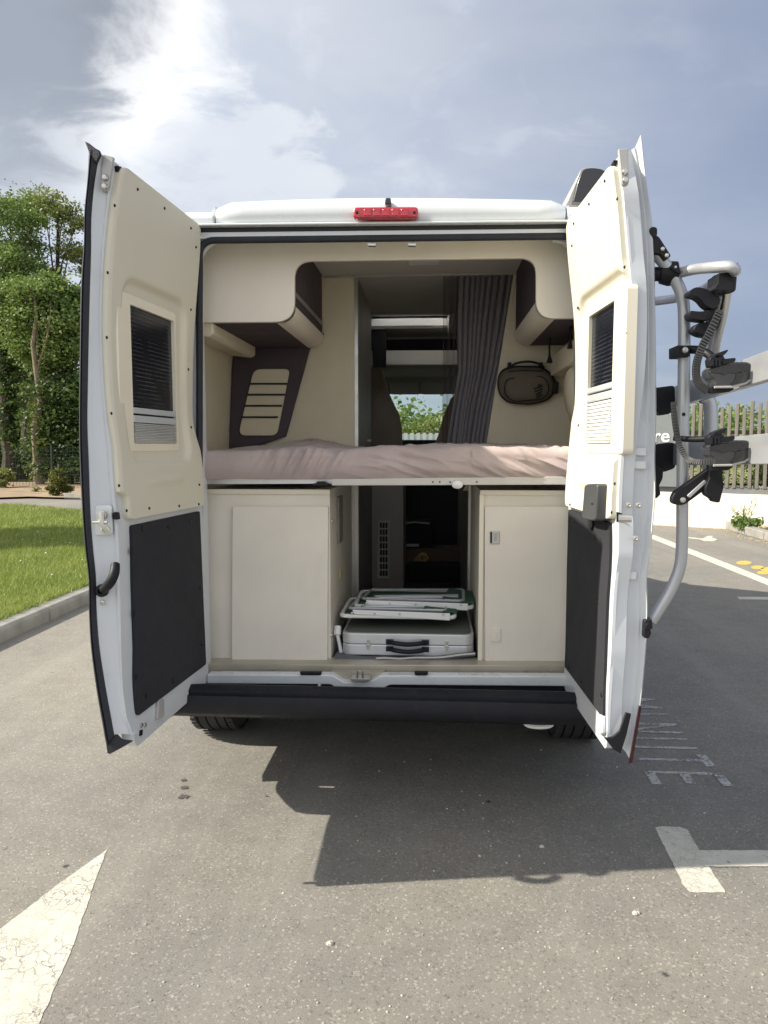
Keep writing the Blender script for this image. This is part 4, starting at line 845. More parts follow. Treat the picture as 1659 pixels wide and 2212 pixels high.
# ------------------------------------------------------------------ interior of the van
IW = .885; PY = 4.02                     # half width inside, partition plane
LZ = .50
for s_, nm in ((-1, 'side_lining'), (1, 'side_lining')):
    MB().grid([[(s_*x, Y, z) for x, z in ((.90, LZ), (.93, 1.1), (.915, 1.6), (.90, 1.9), (.86, 2.2), (.80, 2.39))] for Y in (3.06, 4.0, 5.2, 6.3)]).build(nm, M['wallfab'], van, smooth=60)
MB().box(-.93, .93, 3.1, 7.9, LZ-.03, LZ).build('van_floor', M['floor'], van, smooth=0)
MB().box(-.85, .85, 3.06, 5.2, 2.385, 2.40).build('ceiling', M['ceil'], van, smooth=0)
b = MB().box(-.85, -.30, 5.2, 5.9, 2.385, 2.40); b.box(.30, .85, 5.2, 5.9, 2.385, 2.40).box(-.85, .85, 5.931, 6.4, 2.41, 2.425); b.build('ceiling', M['ceil'], van, smooth=0)
b = MB(); b.box(-.33, -.30, 5.2, 5.9, 2.37, 2.50).box(.30, .33, 5.2, 5.9, 2.37, 2.50).box(-.33, .33, 5.17, 5.2, 2.38, 2.5).box(-.33, .33, 5.9, 5.93, 2.425, 2.5)
b.build('rooflight_frame', M['whiteplastic'], van, smooth=0)
MB().box(-.36, .36, 5.16, 5.95, 2.50, 2.515).build('rooflight', M['dome'], van, smooth=0)
# arch and lockers above the bed
aL, aR, aT, aB = 636, 1158, 560, 695
outer = [(420, 515), (1262, 505), (1262, 690), (1190, 688)]
prof_arch = [(415, 520), (1262, 512), (1262, 688)]+rpoly([(1262, 688), (1158, 688), (1158, 556.5), (636, 564), (636, 695), (415, 697)], [0, 40, 36, 36, 44, 0], 8)[1:]
plate('locker_arch', prof_arch, 3.15, .022, M['beige'], van, smooth=35, bevel=.002)
def locker(side):
    if side < 0: xi, zb = P(636, 630, 3.15).x, P(600, 696, 3.15).z
    else: xi, zb = P(1158, 630, 3.15).x, P(1200, 688, 3.15).z
    zt = 2.385; s = side; zr = .062; xo = s*.87; Yb = 3.97
    # round-nosed shelf front, running back from the arch
    prf = [(xi, zb+zr+.006), (xi, zb+zr)]+[(xi+s*(zr-zr*math.cos(a)), zb+zr-zr*math.sin(a)) for a in [k*math.pi/16 for k in range(1, 9)]]+[(xi+s*.08, zb)]
    b = MB().grid([[(x, Y, z) for x, z in prf] for Y in (3.17, Yb)]); inn = [(x+s*.012, z+.012*(z < zb+.1)) for x, z in prf]
    b.grid([[(x, Y, z) for x, z in inn] for Y in (3.17, Yb)]); b.add([(xi, 3.17, zb+zr+.006), (xi+s*.012, 3.17, zb+zr+.006), (xi+s*.012, Yb, zb+zr+.006), (xi, Yb, zb+zr+.006)], [(0, 1, 2, 3)])
    lk = b.build('locker', M['beige'], van, smooth=50, fix=True)
    MB().box(min(xi+s*.08, xo), max(xi+s*.08, xo), 3.172, Yb, zb, zb+.014).build('locker_bottom', M['brown'], lk, smooth=0)
    MB().box(min(xi+s*.006, xi+s*.02), max(xi+s*.006, xi+s*.02), 3.172, Yb, zb+zr+.004, zt).build('locker_flap', M['brown'], lk, smooth=0)
    if side < 0: MB().box(xi-.0055, xi-.001, 3.2, Yb-.01, zb+zr+.05, zb+zr+.07).build('locker_strip', M['greyd'], lk, smooth=0)
    return zb
zbl = locker(-1); zbr = locker(1)
# partition walls (facing the rear)
yp = PY; zt = 2.385
def wallp(name, pix, Y=PY, th=.03, m='wallfab', **kw): return plate(name, pix, Y, th, M[m], van, **kw)
wallp('partition', [(470, 590), (768, 590), (768, 1060), (470, 1060)], smooth=0)
wallp('partition', [(1110, 590), (1400, 590), (1400, 1060), (1000, 1060), (1050, 965)], smooth=0)
pl = wallp('padded_panel', [(505, 735), (640, 700), (700, 720), (669, 751), (617, 942), (560, 962), (492, 968), (497, 900)], 3.985, .03, 'brown', bevel=.004)
wq = rpoly([(548, 797), (626, 797), (598, 941), (514, 941)], [16, 12, 14, 18], 6)
vent = plate('niche_panel', wq, 3.972, .012, M['wallfab'], pl, bevel=.003)
for (xa, xb, y_) in ((540, 622, 829), (534, 616, 852.5), (528, 609, 876.5), (522, 600, 901)): MB().tube([P(xa, y_, 3.962), P(xb, y_, 3.962)], .0048, 8).build('elastic_cord', M['rubber'], pl)
# duct along the left wall under the locker
a0 = P(432, 700, 3.2); DZ0, DZ1 = P(549, 772, 3.9).z, P(549, 738, 3.9).z; XD = P(549, 750, 3.9).x
b = MB().prism([(-.95, 3.17, DZ0+.02), (XD-.02, 3.17, DZ0), (XD, 3.17, DZ0+.015), (XD, 3.17, DZ1-.01), (XD-.03, 3.17, DZ1+.02), (-.95, 3.17, DZ1+.06)], (0, .76, 0)); b.build('wall_duct', M['wallfab'], van, smooth=0, bevel=.008, seg=3)
# right wall duct hidden behind the door mostly
MB().box(.80, .93, 3.2, 3.95, zbr-.16, zbr-.06).build('wall_duct', M['wallfab'], van, smooth=0, bevel=.008)
# corridor: edge strips, bathroom wall, rail, ceiling lamp
ex = P(771, 800, PY).x
MB().box(ex-.012, ex+.006, PY-.004, PY+.035, LZ, zt).build('edge_strip', M['steel'], van, smooth=0)
MB().box(ex-.006, ex+.003, PY+.036, 4.93, LZ, zt).build('washroom_wall', M['greyd'], van, smooth=0)
ex2 = P(795, 800, 4.9).x; MB().box(ex+.003, ex2+.02, 4.90, 4.93, LZ, zt).build('washroom_door', M['seat'], van, smooth=0)
p = P(793, 952, 4.6); MB().lathe((ex+.004, 4.6, p.z), (1, 0, 0), [(0, .012), (.02, .010), (.022, .014), (.03, .008), (.031, .001)], n=12).build('door_knob', M['steel'], van)
for py in (740, 855): p = P(773, py, PY-.006); MB().lathe(p, (0, -1, 0), [(0, .004), (.002, .003), (.003, .0005)], n=8).build('screw', M['steel'], van)
MB().tube([P(700, 598, 4.0), P(1118, 590, 4.0)], .008, 10).build('curtain_rail', M['steel'], van)
plate('rail_pelmet', [(700, 590), (1160, 580), (1160, 588), (700, 597)], 4.01, .03, M['ceil'], van, smooth=0)
q = P(915, 572, 3.7); MB().box(q.x-.075, q.x+.075, 3.62, 3.75, 2.372, 2.386).build('ceiling_lamp', M['whiteplastic'], van, smooth=0, bevel=.004)
# cab overhead: shelf with dark opening, fascia, headliner and visors
b = MB().prism([P(790, 757, 6.0), P(1010, 757, 6.0), P(1010, 788, 6.0), P(790, 788, 6.0)], (0, .05, 0)); b.build('cab_shelf_fascia', M['ceil'], van, smooth=0, bevel=.006)
MB().box(-.9, .9, 6.05, 7.1, P(900, 788, 6.0).z-.0, P(900, 780, 6.0).z).build('cab_headliner', M['greyd'], van, smooth=0)
MB().box(-.9, .9, 6.45, 6.48, P(900, 757, 6.0).z, 2.40).build('cab_shelf_back', M['brown'], van, smooth=0)
plate('shelf_pillar', [(801, 710), (834, 710), (834, 793), (806, 793)], 5.98, .03, M['black'], van, smooth=0)
for xa, xb in ((805, 838), (842, 905), (909, 960)):
    plate('sun_visor', rpoly([(xa, 826), (xb, 826), (xb-2, 852), (xa+2, 852)], 5, 3), 7.0, .02, M['greyd'], van, bevel=.003)
plate('windscreen_header', [(780, 810), (1080, 810), (1080, 851), (780, 851)], 7.06, .03, M['greyd'], van, smooth=0)
MB().box(-.92, .92, 7.1, 7.95, .9, P(900, 950, 7.1).z).build('dashboard', M['black'], van, smooth=0, bevel=.03)
plate('dash_screen', [(1040, 920), (1060, 920), (1060, 965), (1040, 965)], 7.0, .02, M['black'], van, smooth=0); 
for s_, x0, x1, pix in ((-1, 780, 868, [(778, 1010), (778, 850), (790, 790), (803, 765), (812, 772), (826, 800), (838, 845), (850, 872), (861, 893), (867, 925), (869, 1010)]),
                        (1, 940, 1080, [(934, 1010), (938, 962), (948, 935), (956, 905), (966, 880), (975, 858), (990, 850), (1030, 850), (1050, 880), (1075, 930), (1080, 1010)])):
    st = plate('cab_seat', rpoly(pix, 6, 3), 6.25, .14, M['seat'], van, bevel=.03, seg=3)
    c = st.location.x+WL[van.name].x; MB().box(c-.24, c+.24, 6.3, 6.85, .75, 1.0).build('seat_cushion', M['seat'], st, smooth=0, bevel=.04)
    MB().box(c-.20, c+.20, 6.35, 6.8, LZ, .75).build('seat_base', M['black'], st, smooth=0)
# bed base
plate('bed_base', [(434, 1029), (836, 1032), (836, 1044), (434, 1046)], 3.085, .80, M['alu'], van, smooth=0)
plate('bed_base', [(716, 1035), (1242, 1029), (1242, 1047), (716, 1049)], 3.055, .03, M['ceil'], van, bevel=.003)
p = P(695, 1047, 3.05); b = MB().box(p.x-.035, p.x+.03, 3.03, 3.06, p.z-.004, p.z+.006); b.box(p.x-.018, p.x+.018, 3.02, 3.06, p.z-.002, p.z+.014); b.build('bed_catch', M['black'], van, smooth=0, bevel=.002)
p = P(988, 1047, 3.05); MB().lathe(p, (0, -1, 0), [(0, .021), (.006, .020), (.010, .012), (.012, .006), (.013, .001)], n=20, sc=(.8, 1.1)).build('bed_stop', M['whiteplastic'], van)
for px in (935, 950, 972, 1030): p = P(px, 1041, 3.054); MB().lathe(p, (0, -1, 0), [(0, .0035), (.002, .003), (.003, .0005)], n=8).build('screw', M['black'], van)
# cabinets beside the passage
CZ = P(600, 1058, 3.12).z; cxl0 = P(712, 1200, 3.12).x; cxr0 = P(1037, 1200, 3.12).x; FZ = P(600, 1434, 3.12).z
cab = MB().box(-.89, cxl0, 3.14, 4.0, FZ, CZ).build('cabinet', M['beige2'], van, smooth=0, bevel=.002)
MB().box(-.89, cxl0+.002, 3.128, 3.139, CZ-.018, CZ+.001).build('cabinet_edge', M['creamf'], cab, smooth=0)
plate('cabinet_door', [(502, 1094), (709, 1094), (707, 1433), (500, 1429)], 3.118, .02, M['beige2'], cab, smooth=0, bevel=.0025)
MB().box(cxl0+.001, cxl0+.012, 3.36, 3.50, P(850, 1165, 3.55).z, P(850, 1068, 3.55).z).build('side_vent', M['greyd'], cab, smooth=0, bevel=.002)
def sidepx(px, py, X): d = ray(px, py); return EYE+d*((X-EYE.x)/d.x)
q = sidepx(735, 1240, cxl0); MB().lathe(q, (1, 0, 0), [(0, .032), (.004, .030), (.006, .01)], n=18, sc=(1, .7)).build('side_plug', M['amber'], cab)
for px, py in ((716, 1126), (715, 1372)): q = sidepx(px, py, cxl0); MB().lathe(q, (1, 0, 0), [(0, .01), (.006, .008), (.007, .001)], n=12).build('coat_hook', M['steel'], cab)
cab2 = MB().box(cxr0, .89, 3.14, 4.0, FZ, CZ).build('cabinet', M['beige2'], van, smooth=0, bevel=.002)
MB().box(cxr0-.002, .89, 3.128, 3.139, CZ-.018, CZ+.001).build('cabinet_edge', M['creamf'], cab2, smooth=0)
MB().box(cxr0-.004, cxr0+.014, 3.126, 3.139, FZ, CZ-.019).build('cabinet_edge', M['creamf'], cab2, smooth=0)
plate('cabinet_door', [(1047, 1094), (1236, 1094), (1236, 1434), (1048, 1433)], 3.118, .02, M['beige2'], cab2, smooth=0, bevel=.0025)
plate('cabinet_lock', [(1058, 1147), (1079, 1147), (1079, 1175), (1058, 1175)], 3.112, .006, M['steel'], cab2, smooth=0, bevel=.002)
plate('cabinet_lock', [(1059, 1149), (1063, 1149), (1063, 1173), (1059, 1173)], 3.109, .004, M['black'], cab2, smooth=0)
plate('cabinet_lock', [(1067, 1152), (1074, 1152), (1074, 1169), (1067, 1169)], 3.109, .004, M['hinge'], cab2, smooth=0, bevel=.001)
sw = plate('switch', [(1061, 1358), (1081, 1358), (1081, 1386), (1061, 1386)], 3.111, .007, M['creamf'], cab2, smooth=0, bevel=.001)
plate('switch_rocker', [(1069, 1365), (1075, 1365), (1075, 1380), (1069, 1380)], 3.108, .004, M['whiteplastic'], sw, smooth=0)
# passage beyond: washroom base, fridge unit with grille, bench and seat box in the dark
MB().box(ex-.03, ex-.012, PY-.03, PY, LZ, CZ).build('edge_strip', M['steel'], van, smooth=0)
fr = plate('fridge_unit', [(795, 1000), (871, 1000), (871, 1272), (795, 1272)], 4.95, .5, M['fridge'], van, smooth=0)
gr = plate('fridge_grille', [(817, 1123), (842, 1124), (841, 1250), (815, 1249)], 4.94, .009, M['ceil'], fr, smooth=0, bevel=.002)
for k in range(8):
    for j in range(3):
        x0 = 820.5+j*6; y0 = 1129+k*14.8; plate('vent_slot', [(x0, y0), (x0+4.6, y0), (x0+4.6, y0+11.5), (x0, y0+11.5)], 4.937, .004, M['black'], gr, smooth=0)
plate('seat_box', [(871, 1188), (1004, 1188), (1004, 1222), (871, 1222)], 5.6, .3, M['trunkbrown'], van, smooth=0)
plate('seat_box', [(871, 1222), (1006, 1222), (1006, 1285), (871, 1285)], 5.3, .2, M['carpet'], van, smooth=0)
plate('bench', rpoly([(874, 1130), (930, 1130), (936, 1142), (934, 1186), (876, 1186)], 6, 3), 5.7, .4, M['carpet'], van, bevel=.01)
plate('passage_shade', [(871, 1000), (1012, 1000), (1012, 1192), (871, 1192)], 6.08, .05, M['black'], van, smooth=0)  # black sheet added as the passage's shade, hiding the cab seats behind it
MB().tube([P(874, 1131, 5.68), P(895, 1128, 5.68), P(928, 1131, 5.68)], .006, 6).build('bench_trim', M['hinge'], van)
plate('kick_plate', [(878, 1175), (905, 1175), (905, 1181), (878, 1181)], 5.65, .01, M['hinge'], van, smooth=0)
c = P(913, 1208, 5.55); b = MB()
pth = [c+Vector((.034*math.cos(a)*(1-.04*a), .02*a/6, .042*math.sin(a)*(1-.04*a))) for a in [k*math.tau/14 for k in range(30)]]
b.tube(pth, .012, 8); b.tube(bez([c+Vector((-.03, 0, .02)), c+Vector((-.06, 0, -.02)), c+Vector((-.075, 0, -.09))], 4), .012, 8)
tag(b.build('coiled_hose', M['amber']), 'cream coiled hose on the brown seat box deep inside the van', 'hose')
MB().box(P(1004, 1200, 4.6).x, P(1004, 1200, 4.6).x+.03, 4.03, 6.0, LZ, 1.40).build('kitchen_block', M['greyd'], van, smooth=0)
MB().box(cxr0-.012, cxr0, 3.95, 4.05, LZ, CZ).build('edge_strip', M['steel'], van, smooth=0)

# ================================================================== LOOSE THINGS
# mattress under its fitted sheet
zT = 1.463; zB = P(830, 1036, 3.06).z; X0, X1 = -.80, .82
random.seed(2); rows = []; NX, NP = 380, 84
for i in range(NP):
    t_ = i/(NP-1); row = []
    for j in range(NX):
        x = X0+(X1-X0)*j/(NX-1)
        if t_ < .42: q = t_/.42; y_, z_ = 3.068-.012*math.sin(q*math.pi), zB+(zT-.03-zB)*q; ny, nz = -1, 0
        elif t_ < .52: q = (t_-.42)/.10*math.pi/2; y_, z_ = 3.068+.03-.03*math.cos(q), zT-.03+.03*math.sin(q); ny, nz = -math.cos(q), math.sin(q)
        else: q = (t_-.52)/.48; y_, z_ = 3.098+.87*q, zT; ny, nz = 0, 1
        w1 = max(0, min(1, (x+.28)/.25)); th_ = -.42 if x > .35 else -.25
        zz = z_-zB if t_ < .5 else zT-zB+(y_-3.09)
        u = x*math.cos(th_)+zz*math.sin(th_); v = -x*math.sin(th_)+zz*math.cos(th_)
        r1 = 1-abs(noise.noise(Vector((u*2.2+3, v*16, 0))))*2.2; r2 = 1-abs(noise.noise(Vector((u*4.5, v*34+7, 3))))*2.4
        d_ = w1*(.017*r1+.0075*r2)
        e1 = -(x+.45); u2 = x*.86-zz*.5; d_ += .024*math.exp(-((x+.36)/.13)**2)*(1-abs(noise.noise(Vector((u2*26, zz*3, 9))))*3)*min(1, zz*14)
        d_ += .004*noise.noise(Vector((x*5, zz*5, 1)))
        if t_ < .42: d_ *= .35+.65*math.sin(min(1, t_/.42*1.3)*math.pi*.5)
        sag = -.004*math.sin((x-X0)/(X1-X0)*math.pi*2.2)+.003*noise.noise(Vector((x*3, 0, 0)))
        zz2 = z_+nz*d_+sag*(t_ > .02)
        if t_ > .52:                     # sheet heaped towards the left back
            zz2 += .042*math.exp(-((x+.50)/.24)**2)*min(1, max(0, (y_-3.35)/.35))*(1+.5*noise.noise(Vector((x*9, y_*5, 2))))+.012*math.exp(-((x-.45)/.3)**2)*min(1, max(0, (y_-3.4)/.4))
            zz2 += .006*noise.noise(Vector((x*7, y_*9, 4)))*min(1, (y_-3.09)*6)
        if t_ < .02: zz2 += .006*noise.noise(Vector((x*9, 1, 1)))
        row.append((x, y_+ny*d_, zz2))
    rows.append(row)
rows = [[(p[0], 3.12, zB+.004) for p in rows[0]]]+rows+[[(p[0], 3.97, zB) for p in rows[-1]]]
b = MB().grid(rows); b.add([r[0] for r in rows], [tuple(range(len(rows)))]).add([r[-1] for r in rows], [tuple(range(len(rows)))[::-1]])
tag(b.build('mattress', M['sheet'], smooth=60), 'mattress under a taupe wrinkled sheet across the back of the van', 'mattress')
# curtain drawn to the right, with a sheer left edge
def curtain(x_top0, x_top1, edges, yc, nf, amp, m, name, parent, ph=0):
    rows = []
    for i in range(70):
        t_ = i/69; xa = np.interp(t_, [e[0] for e in edges], [e[1] for e in edges]); xb = np.interp(t_, [e[0] for e in edges], [e[2] for e in edges])
        py = 597+(968-597)*t_; a_ = P(xa, py, yc); c_ = P(xb, py, yc); row = []
        for j in range(nf*14+1):
            s = j/(nf*14); s2 = s+.020*math.sin(s*9+ph)+.012*noise.noise(Vector((s*6, t_*2, ph)))*(1+t_)
            p = a_.lerp(c_, s2); fold = math.sin(s*nf*math.tau+ph+.9*noise.noise(Vector((s*5, t_*1.5, 0)))*t_*2); fold = math.copysign(abs(fold)**.8, fold)
            row.append((p.x+.006*math.cos(s*nf*math.tau), p.y+amp*(.6+.6*noise.noise(Vector((s*8, t_, 4)))+.4)*fold, p.z))
        rows.append(row)
    return MB().grid(rows).build(name, m, parent, smooth=80)
cp = P(1030, 600, 4.03); ct = thing('curtain', cp, 'dark grey curtain drawn to the right across the van corridor', 'curtain')
curtain(0, 0, [(0, 985, 1116), (.3, 984, 1096), (.55, 986, 1078), (.8, 972, 1058), (1, 962, 1046)], 4.04, 10, .024, M['curtain'], 'drape', ct)
curtain(0, 0, [(0, 954, 1000), (.3, 954, 996), (1, 952, 985)], 4.05, 3, .012, M['sheer'], 'sheer_panel', ct, 1)
for k in range(9): p = P(965+k*17, 594-k*.4, 4.02); MB().tube([p+Vector((.009*math.cos(a), 0, .012*math.sin(a))) for a in [q*math.tau/10 for q in range(10)]], .002, 5, closed=True).build('curtain_ring', M['steel'], ct)
# bag hanging on the partition
BG = 3.97; bc = P(1139, 832, BG); bg_ = thing('bag', (bc.x, BG, bc.z-.1), 'small khaki bag with black piping hung on the wall right of the curtain', 'bag')
op = rpoly([(1082, 800), (1105, 792), (1170, 792), (1196, 812), (1202, 838), (1188, 862), (1150, 874), (1100, 870), (1080, 855), (1074, 825)], 22, 4)
rows = []
for k in range(9):
    a = k/8*math.pi/2; rows.append([(bc.x+(P(x, y, BG).x-bc.x)*(math.cos(a)**.5 if k < 8 else .02), BG+.03-.075*math.sin(a), bc.z+(P(x, y, BG).z-bc.z)*(math.cos(a)**.5 if k < 8 else .02)) for x, y in op])
rows = [[(p[0], BG+.03, p[2]) for p in rows[0]]]+rows
MB().grid(rows, closed=True).build('pouch', M['bag'], bg_, smooth=60)
def ring(pix, Y, r, nm, par, m='black', closed=True): return MB().tube([P(x, y, Y) for x, y in pix], r, 6, closed=closed).build(nm, M[m], par)
ring(op, BG+.010, .0045, 'piping', bg_)
ring([(bx, by) for bx, by in rpoly([(1092, 818), (1175, 812), (1188, 838), (1176, 862), (1108, 868), (1088, 850)], 14, 4)], BG-.040, .003, 'pocket_piping', bg_)
ring(bez([Vector((x, y, 0)) for x, y in ((1100, 795), (1115, 785), (1140, 781), (1162, 785), (1176, 794))], 4) and [(v.x, v.y) for v in bez([Vector((x, y, 0)) for x, y in ((1100, 795), (1115, 785), (1140, 781), (1162, 785), (1176, 794))], 4)], BG-.01, .006, 'handle', bg_, closed=False)
MB().tube([P(x, y, BG-.035) for x, y in ((1098, 803), (1130, 800), (1172, 802))], .0025, 6).build('zip', M['black'], bg_)
for px in (1101, 1169): MB().box(P(px, 788, BG).x-.008, P(px, 788, BG).x+.008, BG-.01, BG+.045, P(px, 788, BG).z-.01, P(px, 788, BG).z+.012).build('hanger', M['black'], bg_, smooth=0)
MB().obox(P(1199, 838, BG), .03, .05, .06).build('side_tab', M['black'], bg_, smooth=0, bevel=.005)
b = MB()                                 # dark emblem: slanted strokes
for k in range(4): b.prism([P(1152+k*2+dx, 836+k*6+dy, BG-.046) for dx, dy in ((0, 3), (20-k*3, -4), (22-k*3, -1), (2, 6))], (0, .004, 0))
b.lathe(P(1166, 834, BG-.045), (0, -1, 0), [(0, .011), (.002, .010)], n=14); b.build('emblem', M['black'], bg_, smooth=0)
# reading lamps hanging below the right locker
for px, y0, y1, Y in ((1187, 732, 784, 3.7), (1232, 694, 753, 3.35)):
    a_ = P(px, y0, Y); a_.z = zbr; e_ = P(px, y1, Y); k = 1.0
    MB().tube([a_, a_.lerp(e_, .3), a_.lerp(e_, .7), e_+Vector((0, 0, .012)), e_], [.007, .005, .005, .013, .016], 12).build('reading_lamp', M['black'], van)
# coloured cushion edge at the right wall
cu_ = MB().lathe(P(1250, 850, 3.5), (.9, .2, .1), [(-.05, .02), (-.04, .10), (0, .13), (.04, .10), (.05, .02)], n=20, sc=(1.1, .8))
tag(cu_.build('cushion', M['wallfab'], smooth=60), 'pale cushion standing against the right wall above the mattress', 'cushion')
# floor mat, aluminium case, folded camping chairs, pump
FLZ = P(860, 1432, 3.1).z
ft = [P(716, 1432, 3.12), P(1034, 1432, 3.12)]; 
rows = []
for k in range(14):
    Y = 3.13+k*.06; rows.append([(cxl0+.015+(cxr0-cxl0-.03)*j/30, Y, FLZ+.012+.006*noise.noise(Vector((j*.2, k*.3, 0)))+(.028*max(0, (j-14)/16)**1.6 if k == 0 else .018*max(0, (j-16)/14) if k == 1 else 0)) for j in range(31)])
rows = [[(p[0], p[1], p[2]-.012) for p in rows[0]]]+rows
tag(MB().grid(rows).build('floor_mat', M['mat'], smooth=60), 'dark grey rubber floor mat with a curling pale edge under the case', 'mat')
b = MB().tube([(rows[1][j][0], rows[1][j][1]-.004, rows[1][j][2]) for j in range(9, 31)], .004, 6); b.build('mat_edge_strip', M['ceil']); o = bpy.data.objects['mat_edge_strip']
mo = bpy.data.objects['floor_mat']; o.parent = mo; o.location = o.location-mo.location
CY = 3.16; kx0, kx1 = P(738, 1390, CY).x, P(1024, 1390, CY).x; kz0 = P(880, 1417, CY).z; kz1 = P(880, 1370, CY).z
cs = thing('folding_table_case', ((kx0+kx1)/2, CY, kz0), 'flat silver aluminium case with two black handles, in the passage opening', 'case')
def slab(x0, x1, y0, y1, z0, z1, r): return MB().prism([(x, y, z0) for x, y in rpoly([(x0, y0), (x1, y0), (x1, y1), (x0, y1)], r, 8)], (0, 0, z1-z0))
zm = (kz0+kz1)/2; CD = .56
slab(kx0, kx1, CY, CY+CD, kz0, zm-.001, .05).build('case_half', M['aluw'], cs, smooth=50, bevel=.004)
slab(kx0, kx1, CY, CY+CD, zm+.001, kz1, .05).build('case_half', M['aluw'], cs, smooth=50, bevel=.004)
slab(kx0+.012, kx1-.012, CY+.012, CY+CD-.012, kz1, kz1+.003, .045).build('table_top', mat('grey_green_table_top', (.12, .13, .11), .6, var=.05), cs, smooth=50)
for zc in (zm+.016, zm-.016):
    b = MB(); hx0, hx1 = P(835, 1390, CY).x, P(926, 1390, CY).x
    b.tube(bez([(hx0+.02, CY-.012, zc), (hx0+.04, CY-.026, zc-.002), ((hx0+hx1)/2, CY-.032, zc-.005), (hx1-.04, CY-.026, zc-.002), (hx1-.02, CY-.012, zc)], 5), .0105, 8)
    for xc in (hx0+.014, hx1-.014): b.box(xc-.016, xc+.016, CY-.016, CY, zc-.010, zc+.010)
    b.build('handle', M['black'], cs, smooth=40, bevel=.002)
for px in (796, 965):
    xc = P(px, 1390, CY).x; b = MB().box(xc-.006, xc+.006, CY-.006, CY-.0005, zm-.022, zm+.022); b.box(xc-.009, xc+.009, CY-.010, CY-.0005, zm-.006, zm+.004); b.build('latch', M['steel'], cs, smooth=0, bevel=.0015)
# two folded camping chairs with white tube frames and green cloth
def fchair(x0, x1, y0, y1, z, tilt, lab):
    ch = thing('folding_chair', ((x0+x1)/2, (y0+y1)/2, z), lab, 'folding chair', 'folded camping chairs on the case')
    Z = lambda x, y: z+tilt*(y-y0)
    fr = [(x0, y0), (x1, y0), (x1, y1), (x0, y1)]
    MB().tube([(x, y, Z(x, y)+.010) for x, y in rpoly(fr, .03, 5)], .0095, 10, closed=True).build('frame_tube', M['whiteplastic'], ch)
    MB().tube([(x, y, Z(x, y)+.034) for x, y in rpoly([(x0+.03, y0+.05), (x1-.04, y0+.03), (x1-.03, y1-.05), (x0+.05, y1-.08)], .02, 5)], .0075, 10, closed=True).build('frame_tube', M['silver'], ch)
    MB().add([(x0+.02, y0+.03, Z(0, y0)+.018), (x1-.02, y0+.03, Z(0, y0)+.018), (x1-.02, y1-.03, Z(0, y1)+.018), (x0+.02, y1-.03, Z(0, y1)+.018)], [(0, 1, 2, 3)]).build('seat_cloth', M['green'], ch, smooth=0).modifiers.new('t', 'SOLIDIFY').thickness = .006
    MB().prism([(x0+.06, y0-.012, Z(0, y0)+.02), (x1-.02, y0-.012, Z(0, y0)-.002), (x1-.02, y0-.012, Z(0, y0)+.030), (x0+.05, y0-.012, Z(0, y0)+.040)], (0, .014, 0)).build('arm_rail', M['whiteplastic'], ch, bevel=.003)
    MB().prism([(x0+.10, y0+.05, Z(0, y0)+.03), (x1-.06, y0+.10, Z(0, y0)+.03), (x1-.06, y0+.125, Z(0, y0)+.035), (x0+.08, y0+.075, Z(0, y0)+.035)], (0, 0, .012)).build('arm_rail', M['aluw'], ch, bevel=.002)
    MB().prism([(x1-.14, y0+.03, Z(0, y0)+.042), (x1+.012, y0+.02, Z(0, y0)+.03), (x1+.012, y1-.04, Z(0, y0)+.03), (x1-.10, y1-.06, Z(0, y0)+.045)], (0, 0, -.006)).build('cloth_fold', M['green'], ch, bevel=.002)
    for q in (.1, .3, .52, .9): MB().lathe((x0+(x1-x0)*q, y0-.012, Z(0, y0)+.026), (0, -1, 0), [(0, .006), (.003, .005), (.004, .001)], n=10).build('rivet', M['steel'], ch)
fchair(P(737, 1332, 3.22).x, P(982, 1332, 3.22).x, 3.22, 3.58, P(860, 1337, 3.22).z, .0, 'lower folded chair, white tube frame, lying on the aluminium case')
fchair(P(768, 1312, 3.34).x, P(1020, 1305, 3.34).x, 3.32, 3.66, P(860, 1315, 3.32).z, .0, 'upper folded chair with green cloth, topmost on the aluminium case')
p = P(728, 1366, 3.2); q = P(738, 1415, 3.2)
b = MB().tube([p+Vector((0, .02, .022)), p+Vector((0, 0, -.012)), p+Vector((.002, 0, -.014))], [.016, .017, .004], 12); b.tube([p, q], .008, 8)
tag(b.build('hand_pump', M['whiteplastic']), 'small white-headed hand pump leaning left of the aluminium case', 'pump')

# ---- bike rack bolted to the right door
br = thing('bike_rack', (1.0, 2.6, 1.4), 'silver tubular bike rack folded up on the outside of the right rear door', 'bike rack')
def tubeat(name, pts, r, m='silver', n=14, k=8): return MB().tube(bez([P(*p) for p in pts], k), r, n).build(name, M[m], br)
tubeat('upright', [(1412, 545, 2.42), (1432, 565, 2.42), (1455, 598, 2.42), (1473, 640, 2.42), (1478, 700, 2.42), (1476, 900, 2.42), (1474, 1080, 2.42), (1473, 1180, 2.42), (1467, 1230, 2.42), (1446, 1280, 2.42), (1420, 1322, 2.42), (1407, 1342, 2.42)], .0185, n=18)
tubeat('upright', [(1385, 640, 2.95), (1397, 660, 2.95), (1398, 900, 2.95), (1396, 1090, 2.95), (1370, 1160, 2.95)], .018)
tubeat('hoop_arm', [(1458, 592, 2.43), (1500, 582, 2.38), (1550, 577, 2.28), (1574, 576, 2.25), (1586, 581, 2.25), (1588, 586, 2.27)], .0165)
tubeat('hoop_arm', [(1415, 651, 2.95), (1470, 643, 2.9), (1510, 630, 2.75), (1545, 610, 2.55), (1575, 588, 2.35)], .0165)
tubeat('hoop_leg', [(1571, 630, 2.33), (1562, 680, 2.36), (1548, 740, 2.42), (1540, 800, 2.5)], .013, 'alu')
tubeat('hoop_leg', [(1520, 858, 2.75), (1535, 880, 2.75), (1534, 1000, 2.75), (1525, 1060, 2.75)], .024)
